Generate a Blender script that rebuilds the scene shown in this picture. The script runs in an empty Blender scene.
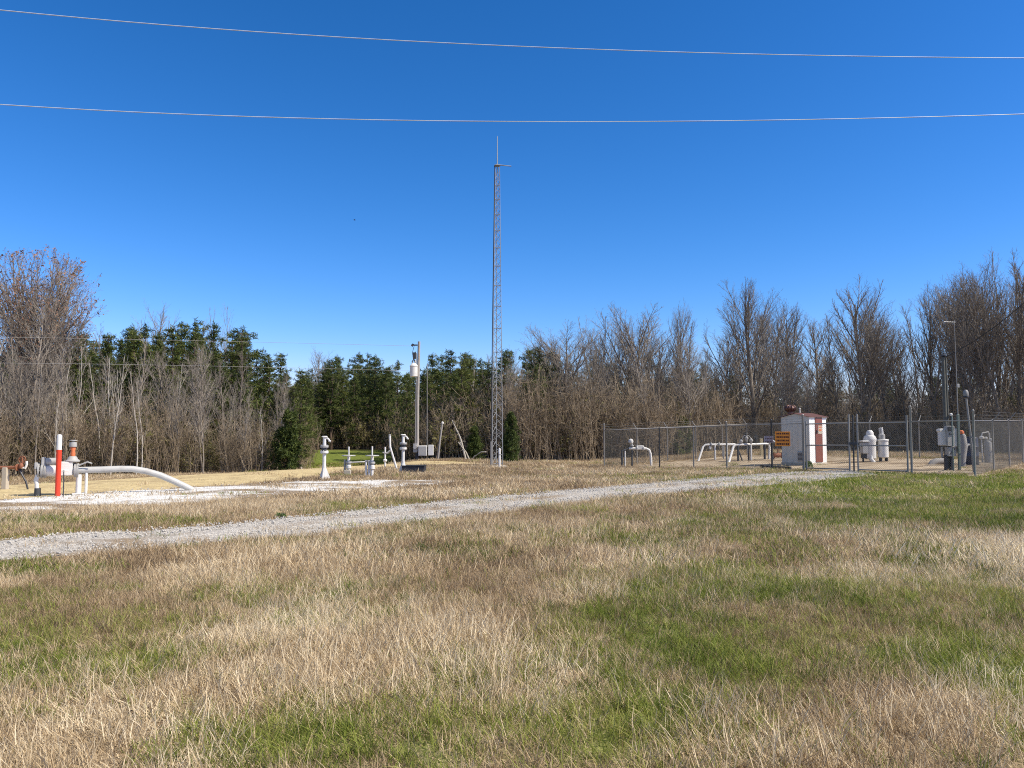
import bpy, math, random
import numpy as np
from mathutils import Vector, Matrix, Euler, noise as mnoise

R = math.radians
sc = bpy.context.scene
COL = sc.collection

# ------------------------------------------------------------------ camera, world, sun, exposure
EYE, PITCH, F = 1.60, R(3.27), 769.0
cam_d = bpy.data.cameras.new('camera')
cam_d.sensor_width = 36.0
cam_d.lens = F * 36.0 / 1024.0
cam_d.clip_start, cam_d.clip_end = 0.1, 3000.0
cam = bpy.data.objects.new('camera', cam_d)
cam.location = (0, 0, EYE)
cam.rotation_euler = (R(90) + PITCH, 0, 0)
COL.objects.link(cam)
sc.camera = cam

SUN_AZ, SUN_EL = R(107), R(47)          # clockwise from +y, above the horizon
world = bpy.data.worlds.new('World')
sc.world = world
world.use_nodes = True
wn, wl = world.node_tree.nodes, world.node_tree.links
wn.clear()
wo = wn.new('ShaderNodeOutputWorld')
bg = wn.new('ShaderNodeBackground')
sky = wn.new('ShaderNodeTexSky')
sky.sky_type = 'NISHITA'
sky.sun_disc = False
sky.sun_elevation, sky.sun_rotation = SUN_EL, SUN_AZ
sky.altitude, sky.air_density, sky.dust_density, sky.ozone_density = 200, 1.0, 0.25, 3.0
hs = wn.new('ShaderNodeHueSaturation')
hs.inputs['Saturation'].default_value = 1.22
hs.inputs['Value'].default_value = 1.0
wl.new(sky.outputs[0], hs.inputs['Color'])
# the camera's colour response: deeper, more saturated blue than the raw sky
sep, com = wn.new('ShaderNodeSeparateColor'), wn.new('ShaderNodeCombineColor')
wl.new(hs.outputs[0], sep.inputs[0])
for ch, (gain, gam) in enumerate(((1.508, 1.52), (1.08, 1.15), (1.534, 1.25))):
    m1, m2, m3 = (wn.new('ShaderNodeMath') for _ in range(3))
    m1.operation, m2.operation, m3.operation = 'MULTIPLY', 'POWER', 'MULTIPLY'
    m1.inputs[1].default_value, m2.inputs[1].default_value, m3.inputs[1].default_value = 0.1, gam, 10 * gain
    wl.new(sep.outputs[ch], m1.inputs[0]); wl.new(m1.outputs[0], m2.inputs[0]); wl.new(m2.outputs[0], m3.inputs[0]); wl.new(m3.outputs[0], com.inputs[ch])
# sky above the view paled and brightened: added fill to neutralise blue shade
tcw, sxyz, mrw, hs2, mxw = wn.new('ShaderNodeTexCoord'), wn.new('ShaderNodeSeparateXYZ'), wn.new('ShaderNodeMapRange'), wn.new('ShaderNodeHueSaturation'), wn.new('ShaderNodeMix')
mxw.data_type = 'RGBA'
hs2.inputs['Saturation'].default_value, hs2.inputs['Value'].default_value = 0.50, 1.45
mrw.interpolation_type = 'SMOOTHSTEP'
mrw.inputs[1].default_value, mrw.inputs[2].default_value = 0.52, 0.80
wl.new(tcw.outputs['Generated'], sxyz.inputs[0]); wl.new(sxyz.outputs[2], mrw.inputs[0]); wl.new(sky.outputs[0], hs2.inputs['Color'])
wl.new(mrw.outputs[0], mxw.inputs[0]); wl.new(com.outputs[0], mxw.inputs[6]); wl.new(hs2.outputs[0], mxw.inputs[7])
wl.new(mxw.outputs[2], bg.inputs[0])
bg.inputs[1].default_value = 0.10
wl.new(bg.outputs[0], wo.inputs[0])

sun_d = bpy.data.lights.new('sun', 'SUN')
sun_d.energy, sun_d.angle, sun_d.color = 4.7, R(0.53), (1.0, 0.915, 0.785)
sun = bpy.data.objects.new('sun', sun_d)
S = Vector((math.sin(SUN_AZ) * math.cos(SUN_EL), math.cos(SUN_AZ) * math.cos(SUN_EL), math.sin(SUN_EL)))
sun.rotation_euler = S.to_track_quat('Z', 'Y').to_euler()
sun.location = S * 60
COL.objects.link(sun)

vs = sc.view_settings
vs.view_transform, vs.look, vs.exposure, vs.gamma, vs.use_curve_mapping = 'Standard', 'None', 0.45, 1.0, False
sc.cycles.max_bounces, sc.cycles.diffuse_bounces, sc.cycles.transmission_bounces = 6, 3, 3
sc.cycles.transparent_max_bounces = 8
sc.cycles.use_denoising = False
sc.cycles.filter_width = 1.05

# ------------------------------------------------------------------ placing: a pixel's sight line meets the ground or a depth
CP, SP = math.cos(PITCH), math.sin(PITCH)
def ray(px, py):
    u, v = (px - 512) / F, (384 - py) / F
    return Vector((u, CP - SP * v, SP + CP * v))
def at(px, py, D):
    d = ray(px, py)
    return Vector((0, 0, EYE)) + d * (D / d.y)
def px_of(x, y, z=0.0):
    z = z - EYE
    f = y * CP + z * SP
    return 512 + F * x / f
def top_z(px, py, D):
    return at(px, py, D).z

# ------------------------------------------------------------------ noise
def _hash(ix, iy, seed):
    n = (ix.astype(np.int64) * 374761393 + iy.astype(np.int64) * 668265263 + seed * 974711) & 0x7fffffff
    n = ((n ^ (n >> 13)) * 1274126177) & 0x7fffffff
    return ((n ^ (n >> 16)) & 0xffff) / 65535.0
def vnoise(x, y, seed=0):
    x, y = np.asarray(x, float), np.asarray(y, float)
    ix, iy = np.floor(x), np.floor(y)
    fx, fy = x - ix, y - iy
    fx, fy = fx * fx * (3 - 2 * fx), fy * fy * (3 - 2 * fy)
    a, b = _hash(ix, iy, seed), _hash(ix + 1, iy, seed)
    c, d = _hash(ix, iy + 1, seed), _hash(ix + 1, iy + 1, seed)
    return (a * (1 - fx) + b * fx) * (1 - fy) + (c * (1 - fx) + d * fx) * fy
def fbm(x, y, seed=0, oct=4):
    s, a, t = 0, 1.0, 0
    for o in range(oct):
        s = s + a * vnoise(np.asarray(x) * 2 ** o + 17.3 * o, np.asarray(y) * 2 ** o - 9.1 * o, seed + o)
        t += a; a *= 0.5
    return s / t
def sstep(a, b, x):
    t = np.clip((np.asarray(x, float) - a) / (b - a), 0, 1)
    return t * t * (3 - 2 * t)

# ------------------------------------------------------------------ the lie of the land
def H(x, y):
    x, y = np.asarray(x, float), np.asarray(y, float)
    z = 0.10 * (fbm(x / 9, y / 9, 3, 3) - 0.5) * sstep(60, 30, y) + 0.05 * (fbm(x / 1.3, y / 1.3, 8, 3) - 0.5) * sstep(24, 12, y)
    z = z + np.clip(0.0376 * (x - 13.8), -0.36, 0.10) * sstep(24, 36, y) * sstep(-3, 5, x)
    z = z - 0.30 * sstep(37, 46, y) * sstep(4, -2, x) * sstep(75, 55, y)
    # drop behind the straw covered crest on the left
    crest = 20.5 + np.clip((x + 14) * 1.35, -3, 17)
    z = z - 0.75 * sstep(0.5, 7, y - crest) * sstep(-4, -9, x) * sstep(60, 46, y)
    return z
def ground(px, py):
    z = 0.0
    d = ray(px, py)
    for _ in range(12):
        t = (z - EYE) / d.z
        p = Vector((d.x * t, d.y * t, z))
        z = 0.5 * z + 0.5 * float(H(p.x, p.y))
    p.z = float(H(p.x, p.y))
    return p
def gxy(px, D):
    x = (px - 512) / F * D * 1.0
    return Vector((x, D, float(H(x, D))))

# ------------------------------------------------------------------ materials
MATS = {}
def new_mat(name):
    m = bpy.data.materials.new(name); m.use_nodes = True
    return m, m.node_tree.nodes, m.node_tree.links, m.node_tree.nodes['Principled BSDF']
def ramp(n, stops):
    r = n.new('ShaderNodeValToRGB')
    e = r.color_ramp.elements
    while len(e) < len(stops): e.new(0.5)
    for k, (p, c) in enumerate(stops):
        e[k].position = p; e[k].color = (*c, 1)
    return r
def paint(name, col, rough=0.5, metal=0.0, dirt=0.25, dcol=(0.16, 0.13, 0.10), scale=6.0):
    m, n, l, b = new_mat(name)
    tc = n.new('ShaderNodeTexCoord')
    nz = n.new('ShaderNodeTexNoise'); nz.inputs['Scale'].default_value = scale; nz.inputs['Detail'].default_value = 6
    l.new(tc.outputs['Object'], nz.inputs['Vector'])
    mr = n.new('ShaderNodeMapRange')
    mr.inputs[1].default_value, mr.inputs[2].default_value = 0.5, 0.78
    mr.inputs[3].default_value, mr.inputs[4].default_value = 0.0, dirt
    l.new(nz.outputs['Fac'], mr.inputs[0])
    mx = n.new('ShaderNodeMix'); mx.data_type = 'RGBA'
    mx.inputs[6].default_value = (*col, 1); mx.inputs[7].default_value = (*dcol, 1)
    l.new(mr.outputs[0], mx.inputs[0]); l.new(mx.outputs[2], b.inputs['Base Color'])
    b.inputs['Roughness'].default_value = rough; b.inputs['Metallic'].default_value = metal
    MATS[name] = m
    return m
WHITE = paint('white_paint', (0.68, 0.66, 0.61), 0.45)
SHEDW = paint('shed_white', (0.80, 0.79, 0.75), 0.5, 0, 0.12)
SHED_SHADE = paint('shed_shaded_white', (0.62, 0.575, 0.48), 0.55, 0, 0.2)  # shed white with the shade put into the colour: darker and warmer
GALV = paint('galvanised_steel', (0.25, 0.24, 0.22), 0.55, 0.1, 0.3)
TOWERM = paint('tower_galvanising', (0.28, 0.285, 0.28), 0.5, 0.1, 0.2)
MESHM = paint('weathered_chain_wire', (0.105, 0.105, 0.098), 0.6, 0.0, 0.2)
PIPEW = paint('chalky_white_paint', (0.43, 0.42, 0.39), 0.5)
GREYW = paint('grey_wrapping', (0.27, 0.255, 0.24), 0.85)
ROOFM = paint('brown_maroon_roof', (0.125, 0.052, 0.04), 0.55)
GREY = paint('grey_paint', (0.37, 0.36, 0.335), 0.5)
DARK = paint('dark_steel', (0.045, 0.05, 0.055), 0.6, 0.2)
BLACK = paint('black_plastic', (0.018, 0.02, 0.028), 0.5)
NAVY = paint('navy_plastic', (0.02, 0.028, 0.06), 0.45)
RED = paint('marker_red', (0.72, 0.05, 0.018), 0.45, 0, 0.12)
ORNG = paint('faded_orange', (0.62, 0.16, 0.05), 0.55)
SIGNO = paint('sign_orange', (0.85, 0.28, 0.02), 0.5, 0, 0.15)
SIGNT = paint('sign_lettering', (0.07, 0.012, 0.008), 0.6, 0, 0.0)
SIGNG = paint('sign_lilac_grey', (0.42, 0.37, 0.40), 0.5, 0, 0.2)
MAROON = paint('maroon_paint', (0.19, 0.058, 0.036), 0.45)
RUST = paint('rusty_steel', (0.26, 0.10, 0.05), 0.8, 0, 0.5, (0.10, 0.05, 0.03), 14)
TAN = paint('weathered_concrete', (0.46, 0.40, 0.31), 0.85)
TEAL = paint('green_grey_paint', (0.13, 0.165, 0.135), 0.5)
BRONZE = paint('brown_vent_metal', (0.13, 0.065, 0.05), 0.4, 0.4)
WIRE = paint('bright_wire', (0.44, 0.49, 0.56), 0.5, 0.0, 0)
DWIRE = paint('dull_wire', (0.30, 0.29, 0.27), 0.6, 0.0, 0)
CABLE = paint('black_cable', (0.02, 0.02, 0.022), 0.6, 0, 0)
POLEW = paint('weathered_pole_wood', (0.34, 0.31, 0.275), 0.9, 0, 0.5, (0.17, 0.15, 0.125), 9)
POLED = paint('dark_pole_wood', (0.10, 0.10, 0.085), 0.85, 0, 0.4, (0.22, 0.2, 0.16), 9)
POSTW = paint('yellow_post_wood', (0.42, 0.34, 0.19), 0.85)
BIRD = paint('dark_feathers', (0.03, 0.028, 0.026), 0.7, 0, 0)

def bark(name, c0, c1, vary=0.35):
    m, n, l, b = new_mat(name)
    oi = n.new('ShaderNodeObjectInfo'); tc = n.new('ShaderNodeTexCoord')
    nz = n.new('ShaderNodeTexNoise'); nz.inputs['Scale'].default_value = 2.2; nz.inputs['Detail'].default_value = 5
    l.new(tc.outputs['Object'], nz.inputs['Vector'])
    mx = n.new('ShaderNodeMath'); mx.operation = 'MULTIPLY_ADD'
    mx.inputs[1].default_value = vary; l.new(oi.outputs['Random'], mx.inputs[0])
    sb = n.new('ShaderNodeMath'); sb.operation = 'MULTIPLY_ADD'; sb.inputs[1].default_value = 1.6; sb.inputs[2].default_value = -0.5 - vary / 2
    l.new(nz.outputs['Fac'], sb.inputs[0]); l.new(sb.outputs[0], mx.inputs[2])
    r = ramp(n, [(0.0, c0), (1.0, c1)])
    l.new(mx.outputs[0], r.inputs[0]); l.new(r.outputs[0], b.inputs['Base Color'])
    b.inputs['Roughness'].default_value = 0.9
    b.inputs['Specular IOR Level'].default_value = 0.15
    return m
BARK = bark('grey_brown_bark', (0.15, 0.125, 0.095), (0.42, 0.36, 0.29))
TWIG = bark('brown_twig_bark', (0.185, 0.157, 0.125), (0.41, 0.36, 0.295), 0.5)
PALE = bark('pale_bark', (0.34, 0.30, 0.24), (0.60, 0.55, 0.47))
BRUSHB = bark('brush_stems', (0.17, 0.13, 0.085), (0.46, 0.37, 0.26), 0.6)
PBARK = bark('pine_bark', (0.07, 0.05, 0.04), (0.17, 0.12, 0.09))

def leafmat(name, stops, attr='bv', itype='GEOMETRY', trans=0.3, vary=0.35, second=None):
    m, n, l, b = new_mat(name)
    a = n.new('ShaderNodeAttribute'); a.attribute_type = itype; a.attribute_name = attr
    src = a.outputs['Fac']
    if second:
        a2 = n.new('ShaderNodeAttribute'); a2.attribute_type = 'GEOMETRY'; a2.attribute_name = second
        k = n.new('ShaderNodeMath'); k.operation = 'MULTIPLY_ADD'; k.inputs[1].default_value = 0.55
        l.new(a2.outputs['Fac'], k.inputs[0])
        k2 = n.new('ShaderNodeMath'); k2.operation = 'ADD'; k2.inputs[1].default_value = -0.275
        l.new(src, k2.inputs[0]); l.new(k2.outputs[0], k.inputs[2]); src = k.outputs[0]
    else:
        oi = n.new('ShaderNodeObjectInfo')
        k = n.new('ShaderNodeMath'); k.operation = 'MULTIPLY_ADD'; k.inputs[1].default_value = vary
        l.new(oi.outputs['Random'], k.inputs[0])
        k2 = n.new('ShaderNodeMath'); k2.operation = 'ADD'; k2.inputs[1].default_value = -vary / 2
        l.new(src, k2.inputs[0]); l.new(k2.outputs[0], k.inputs[2]); src = k.outputs[0]
    r = ramp(n, stops)
    l.new(src, r.inputs[0]); l.new(r.outputs[0], b.inputs['Base Color'])
    b.inputs['Roughness'].default_value = 0.65
    b.inputs['Specular IOR Level'].default_value = 0.25
    tr = n.new('ShaderNodeBsdfTranslucent'); l.new(r.outputs[0], tr.inputs[0])
    ms = n.new('ShaderNodeMixShader'); ms.inputs[0].default_value = trans
    l.new(b.outputs[0], ms.inputs[1]); l.new(tr.outputs[0], ms.inputs[2])
    l.new(ms.outputs[0], n['Material Output'].inputs[0])
    return m
DRYM = leafmat('dry_grass_blades', [(0.0, (0.14, 0.09, 0.05)), (0.35, (0.35, 0.25, 0.142)), (0.65, (0.57, 0.44, 0.265)), (1.0, (0.78, 0.67, 0.47))], 'tint', 'INSTANCER', 0.25, second='bv')
GRNM = leafmat('green_grass_blades', [(0.0, (0.07, 0.095, 0.018)), (0.45, (0.175, 0.215, 0.032)), (0.8, (0.30, 0.325, 0.062)), (1.0, (0.42, 0.36, 0.14))], 'tint', 'INSTANCER', 0.35, second='bv')
NEEDLE = leafmat('pine_needles', [(0.0, (0.03, 0.045, 0.010)), (0.5, (0.078, 0.105, 0.022)), (1.0, (0.18, 0.19, 0.048))], 'bv', 'GEOMETRY', 0.2)
CEDARL = leafmat('cedar_leaves', [(0.0, (0.028, 0.042, 0.010)), (0.5, (0.07, 0.10, 0.02)), (1.0, (0.16, 0.18, 0.042))], 'bv', 'GEOMETRY', 0.2)
BUDM = leafmat('brown_buds', [(0.0, (0.20, 0.10, 0.06)), (1.0, (0.38, 0.22, 0.14))], 'bv', 'GEOMETRY', 0.2)
OLIVE = leafmat('olive_leaves', [(0.0, (0.10, 0.09, 0.035)), (1.0, (0.23, 0.21, 0.07))], 'bv', 'GEOMETRY', 0.3)
WEED = leafmat('weed_leaves', [(0.0, (0.05, 0.09, 0.025)), (1.0, (0.14, 0.21, 0.06))], 'bv', 'GEOMETRY', 0.3)

def ground_mat():
    m, n, l, b = new_mat('field_thatch')
    tc = n.new('ShaderNodeTexCoord')
    def nz(s, d=6, w=0.0):
        t = n.new('ShaderNodeTexNoise'); t.inputs['Scale'].default_value = s; t.inputs['Detail'].default_value = d; t.inputs['Distortion'].default_value = w
        l.new(tc.outputs['Object'], t.inputs['Vector']); return t
    dry = ramp(n, [(0.25, (0.13, 0.09, 0.055)), (0.5, (0.27, 0.195, 0.12)), (0.75, (0.42, 0.33, 0.21))])
    l.new(nz(9, 10, 0.6).outputs['Fac'], dry.inputs[0])
    grn = ramp(n, [(0.25, (0.08, 0.10, 0.024)), (0.6, (0.16, 0.20, 0.038)), (0.8, (0.26, 0.27, 0.08))])
    l.new(nz(7, 10, 0.5).outputs['Fac'], grn.inputs[0])
    a = n.new('ShaderNodeAttribute'); a.attribute_name = 'green'
    k = n.new('ShaderNodeMath'); k.operation = 'MULTIPLY_ADD'; k.inputs[1].default_value = 0.9; k.inputs[2].default_value = -0.45
    l.new(nz(2.5, 8).outputs['Fac'], k.inputs[0])
    ad = n.new('ShaderNodeMath'); ad.operation = 'ADD'; ad.use_clamp = True
    l.new(a.outputs['Fac'], ad.inputs[0]); l.new(k.outputs[0], ad.inputs[1])
    mx = n.new('ShaderNodeMix'); mx.data_type = 'RGBA'
    l.new(ad.outputs[0], mx.inputs[0]); l.new(dry.outputs[0], mx.inputs[6]); l.new(grn.outputs[0], mx.inputs[7])
    w = n.new('ShaderNodeAttribute'); w.attribute_name = 'wood'
    lit = ramp(n, [(0.3, (0.06, 0.042, 0.028)), (0.7, (0.20, 0.14, 0.09))]); l.new(nz(3, 10).outputs['Fac'], lit.inputs[0])
    mx2 = n.new('ShaderNodeMix'); mx2.data_type = 'RGBA'
    l.new(w.outputs['Fac'], mx2.inputs[0]); l.new(mx.outputs[2], mx2.inputs[6]); l.new(lit.outputs[0], mx2.inputs[7])
    l.new(mx2.outputs[2], b.inputs['Base Color'])
    b.inputs['Roughness'].default_value = 0.95; b.inputs['Specular IOR Level'].default_value = 0.1
    bp = n.new('ShaderNodeBump'); bp.inputs['Strength'].default_value = 0.8; bp.inputs['Distance'].default_value = 0.06
    l.new(nz(18, 10, 1.0).outputs['Fac'], bp.inputs['Height']); l.new(bp.outputs[0], b.inputs['Normal'])
    return m
def gravel_mat(name, c0, c1, soil, soil_lo, soil_hi, scale=34, soil_scale=0.9, stretch=(1, 1, 1)):
    m, n, l, b = new_mat(name)
    tc = n.new('ShaderNodeTexCoord')
    v = n.new('ShaderNodeTexVoronoi'); v.inputs['Scale'].default_value = scale; l.new(tc.outputs['Object'], v.inputs['Vector'])
    hs = n.new('ShaderNodeSeparateColor'); l.new(v.outputs['Color'], hs.inputs[0])
    st = ramp(n, [(0.0, c0), (1.0, c1)]); l.new(hs.outputs[0], st.inputs[0])
    mp = n.new('ShaderNodeMapping'); mp.inputs['Scale'].default_value = stretch; l.new(tc.outputs['Object'], mp.inputs['Vector'])
    nz = n.new('ShaderNodeTexNoise'); nz.inputs['Scale'].default_value = soil_scale; nz.inputs['Detail'].default_value = 12; nz.inputs['Roughness'].default_value = 0.65
    l.new(mp.outputs[0], nz.inputs['Vector'])
    mr = n.new('ShaderNodeMapRange'); mr.inputs[1].default_value, mr.inputs[2].default_value = soil_lo, soil_hi
    at_ = n.new('ShaderNodeAttribute'); at_.attribute_name = 'crown'
    ma = n.new('ShaderNodeMath'); ma.operation = 'MULTIPLY_ADD'; ma.inputs[1].default_value = 0.10
    l.new(at_.outputs['Fac'], ma.inputs[0]); l.new(nz.outputs['Fac'], ma.inputs[2]); l.new(ma.outputs[0], mr.inputs[0])
    mx = n.new('ShaderNodeMix'); mx.data_type = 'RGBA'; mx.inputs[7].default_value = (*soil, 1)
    l.new(mr.outputs[0], mx.inputs[0]); l.new(st.outputs[0], mx.inputs[6])
    l.new(mx.outputs[2], b.inputs['Base Color'])
    b.inputs['Roughness'].default_value = 0.9; b.inputs['Specular IOR Level'].default_value = 0.2
    bp = n.new('ShaderNodeBump'); bp.inputs['Strength'].default_value = 0.9; bp.inputs['Distance'].default_value = 0.02; bp.invert = True
    l.new(v.outputs['Distance'], bp.inputs['Height']); l.new(bp.outputs[0], b.inputs['Normal'])
    return m
ROADM = gravel_mat('grey_road_gravel', (0.27, 0.245, 0.21), (0.56, 0.52, 0.455), (0.27, 0.21, 0.145), 0.52, 0.70, 30, 0.8)
YARDM = gravel_mat('white_limestone_gravel', (0.50, 0.48, 0.44), (0.80, 0.78, 0.73), (0.25, 0.19, 0.125), 0.515, 0.575, 26, 0.55, (0.5, 1.3, 1))
STRAWM = gravel_mat('straw_covered_soil', (0.40, 0.31, 0.155), (0.60, 0.475, 0.25), (0.32, 0.235, 0.125), 0.50, 0.75, 16, 1.2)
SANDM = gravel_mat('sandy_gravel', (0.32, 0.25, 0.165), (0.52, 0.425, 0.30), (0.20, 0.145, 0.09), 0.47, 0.62, 24, 0.9, (0.7, 1.4, 1))
STONEM = paint('loose_stone', (0.45, 0.42, 0.37), 0.9, 0, 0.5, (0.28, 0.26, 0.23), 8)

# ------------------------------------------------------------------ mesh building
class MB:
    def __init__(s): s.v, s.f, s.a = [], [], []
    def quad_ring(s, rings, cap=True):
        base = len(s.v); n = len(rings[0])
        for r in rings: s.v.extend([tuple(p) for p in r])
        for i in range(len(rings) - 1):
            for j in range(n):
                a, b = base + i * n + j, base + i * n + (j + 1) % n
                s.f.append((a, b, b + n, a + n))
        if cap:
            s.f.append(tuple(base + j for j in reversed(range(n))))
            s.f.append(tuple(base + (len(rings) - 1) * n + j for j in range(n)))
        return s
    def tube(s, pts, rad, n=10, cap=True):
        pts = [Vector(p) for p in pts]
        if not hasattr(rad, '__len__'): rad = [rad] * len(pts)
        rings = []; u = None
        for i, p in enumerate(pts):
            d = (pts[min(i + 1, len(pts) - 1)] - pts[max(i - 1, 0)]).normalized()
            if u is None:
                u = d.cross(Vector((0, 0, 1)) if abs(d.z) < 0.9 else Vector((0, 1, 0))).normalized()
            else:
                u = (u - d * u.dot(d)).normalized()
            w = d.cross(u)
            rings.append([p + (u * math.cos(2 * math.pi * k / n) + w * math.sin(2 * math.pi * k / n)) * rad[i] for k in range(n)])
        return s.quad_ring(rings, cap)
    def cyl(s, p0, p1, r0, r1=None, n=12):
        return s.tube([p0, p1], [r0, r0 if r1 is None else r1], n)
    def box(s, c, size, rz=0.0, bev=0.012):
        x, y, z = (k / 2 for k in size); b = min(bev, x * 0.4, y * 0.4, z * 0.4)
        M = Matrix.Rotation(rz, 3, 'Z'); c = Vector(c)
        def ring(zz, i):
            o = []
            for sx, sy in ((1, 1), (-1, 1), (-1, -1), (1, -1)):
                pr = [(x - i, y - i - b), (x - i - b, y - i)]
                if sx * sy < 0: pr.reverse()
                if sx > 0 and sy > 0: pass
                for px, py in pr: o.append(c + M @ Vector((sx * px, sy * py, zz)))
            return o
        return s.quad_ring([ring(-z, b), ring(-z + b, 0), ring(z - b, 0), ring(z, b)])
    def lathe(s, prof, o=(0, 0, 0), n=20, axis='Z'):
        o = Vector(o); rings = []
        for r, h in prof:
            rg = []
            for k in range(n):
                a = 2 * math.pi * k / n
                p = (r * math.cos(a), r * math.sin(a), h)
                if axis == 'X': p = (h, p[0], p[1])
                if axis == 'Y': p = (p[1], h, p[0])
                rg.append(o + Vector(p))
            rings.append(rg)
        return s.quad_ring(rings)
    def ring(s, o, R0, r, axis='Z', n=20, m=6):
        o = Vector(o); base = len(s.v)
        for i in range(n):
            a = 2 * math.pi * i / n
            for j in range(m):
                b = 2 * math.pi * j / m
                q = R0 + r * math.cos(b); p = (q * math.cos(a), q * math.sin(a), r * math.sin(b))
                if axis == 'X': p = (p[2], p[0], p[1])
                if axis == 'Y': p = (p[1], p[2], p[0])
                s.v.append(tuple(o + Vector(p)))
        for i in range(n):
            for j in range(m):
                s.f.append((base + i * m + j, base + ((i + 1) % n) * m + j, base + ((i + 1) % n) * m + (j + 1) % m, base + i * m + (j + 1) % m))
        return s
    def prism(s, poly, h0, h1, M=None):       # polygon in local x,z swept along local y
        M = M or Matrix.Identity(4)
        return s.quad_ring([[M @ Vector((x, h0, z)) for x, z in poly], [M @ Vector((x, h1, z)) for x, z in poly]])
    def mesh(s, name, mat, smooth=True):
        me = bpy.data.meshes.new(name); me.from_pydata(s.v, [], s.f); me.update()
        import bmesh as _b
        bm = _b.new(); bm.from_mesh(me); _b.ops.recalc_face_normals(bm, faces=bm.faces); bm.to_mesh(me); bm.free()
        me.materials.append(mat)
        if smooth and len(me.polygons):
            me.polygons.foreach_set('use_smooth', [True] * len(me.polygons))
            me.set_sharp_from_angle(angle=R(35))
        return me
    def build(s, name, mat, parent=None, loc=(0, 0, 0), smooth=True):
        return link(name, s.mesh(name, mat, smooth), parent, loc)
def link(name, me, parent=None, loc=(0, 0, 0)):
    o = bpy.data.objects.new(name, me); COL.objects.link(o); o.location = loc
    if parent: o.parent = parent
    return o
def tag(o, label=None, cat=None, group=None, kind=None):
    if label: o['label'] = label
    if cat: o['category'] = cat
    if group: o['group'] = group
    if kind: o['kind'] = kind
    return o
def empty(name, loc, rz=0.0, label=None, cat=None, group=None):
    o = bpy.data.objects.new(name, None); COL.objects.link(o)
    o.empty_display_size = 0.2; o.location = loc; o.rotation_euler = (0, 0, rz)
    return tag(o, label, cat, group)
def arr_mesh(name, V, Fq, mat, attrs=None):
    me = bpy.data.meshes.new(name)
    V = np.asarray(V, np.float32); Fq = np.asarray(Fq, np.int32)
    k = Fq.shape[1]
    me.vertices.add(len(V)); me.vertices.foreach_set('co', V.ravel())
    me.loops.add(Fq.size); me.loops.foreach_set('vertex_index', Fq.ravel())
    me.polygons.add(len(Fq)); me.polygons.foreach_set('loop_start', np.arange(0, Fq.size, k, dtype=np.int32))
    for an, av in (attrs or {}).items():
        at_ = me.attributes.new(an, 'FLOAT', 'POINT'); at_.data.foreach_set('value', np.asarray(av, np.float32))
    me.update(calc_edges=True); me.validate()
    if mat: me.materials.append(mat)
    return me

# ------------------------------------------------------------------ ground cover maps
EDGE_N = [(-250, 598), (-120, 580), (0, 563), (120, 553), (256, 541), (380, 527), (512, 511), (600, 501), (700, 491.5), (760, 487), (830, 480.5), (880, 475.5)]
EDGE_F = [(-250, 556), (-120, 548), (0, 540), (120, 531), (256, 521), (380, 507), (512, 495), (600, 487.5), (680, 481), (740, 476), (790, 472.5), (852, 470.5)]
YARD_N = [(-200, 527), (0, 516), (100, 508), (200, 503), (300, 495), (380, 489), (455, 483.5)]
YARD_F = [(-200, 506), (0, 499.5), (100, 492), (190, 487), (300, 481.5), (380, 480), (455, 481)]
STRAW_N = [(-200, 508), (0, 500.5), (100, 493), (190, 488), (300, 480), (345, 471.5), (420, 466), (490, 464)]
def gp(lst): return np.array([[*ground(a, b).xy] for a, b in lst])
RN, RF, YN, YF, SN = gp(EDGE_N), gp(EDGE_F), gp(YARD_N), gp(YARD_F), gp(STRAW_N)
SF = np.array([(-24, 20.5), (-14.6, 22.5), (-13.2, 26), (-12.2, 30.5), (-10.6, 37.5), (-8.6, 38.5), (-5.0, 38.5), (-1.0, 36.0)])
FA, FB = Vector((4.6, 38.5)), Vector((15.1, 25.2))         # fence: front corners
FD = Vector((4.6 + 9.4, 38.5 + 7.45)); FC = Vector((15.1 + 8.2, 25.2 + 9.2))   # back corners
def resamp(P, n):
    d = np.r_[0, np.cumsum(np.hypot(*np.diff(P, axis=0).T))]
    t = np.linspace(0, d[-1], n)
    return np.c_[np.interp(t, d, P[:, 0]), np.interp(t, d, P[:, 1])]
def inpoly(x, y, P):
    x, y = np.asarray(x), np.asarray(y); c = np.zeros(x.shape, bool); n = len(P); j = n - 1
    for i in range(n):
        xi, yi, xj, yj = *P[i], *P[j]
        c ^= ((yi > y) != (yj > y)) & (x < (xj - xi) * (y - yi) / (yj - yi + 1e-12) + xi); j = i
    return c
POLY_ROAD = np.r_[RN, RF[::-1]]; POLY_YARD = np.r_[YN, YF[::-1]]; POLY_STRAW = np.r_[SN, SF[::-1]]
POLY_FENCE = np.array([FA, FB, FC, FD])
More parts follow.
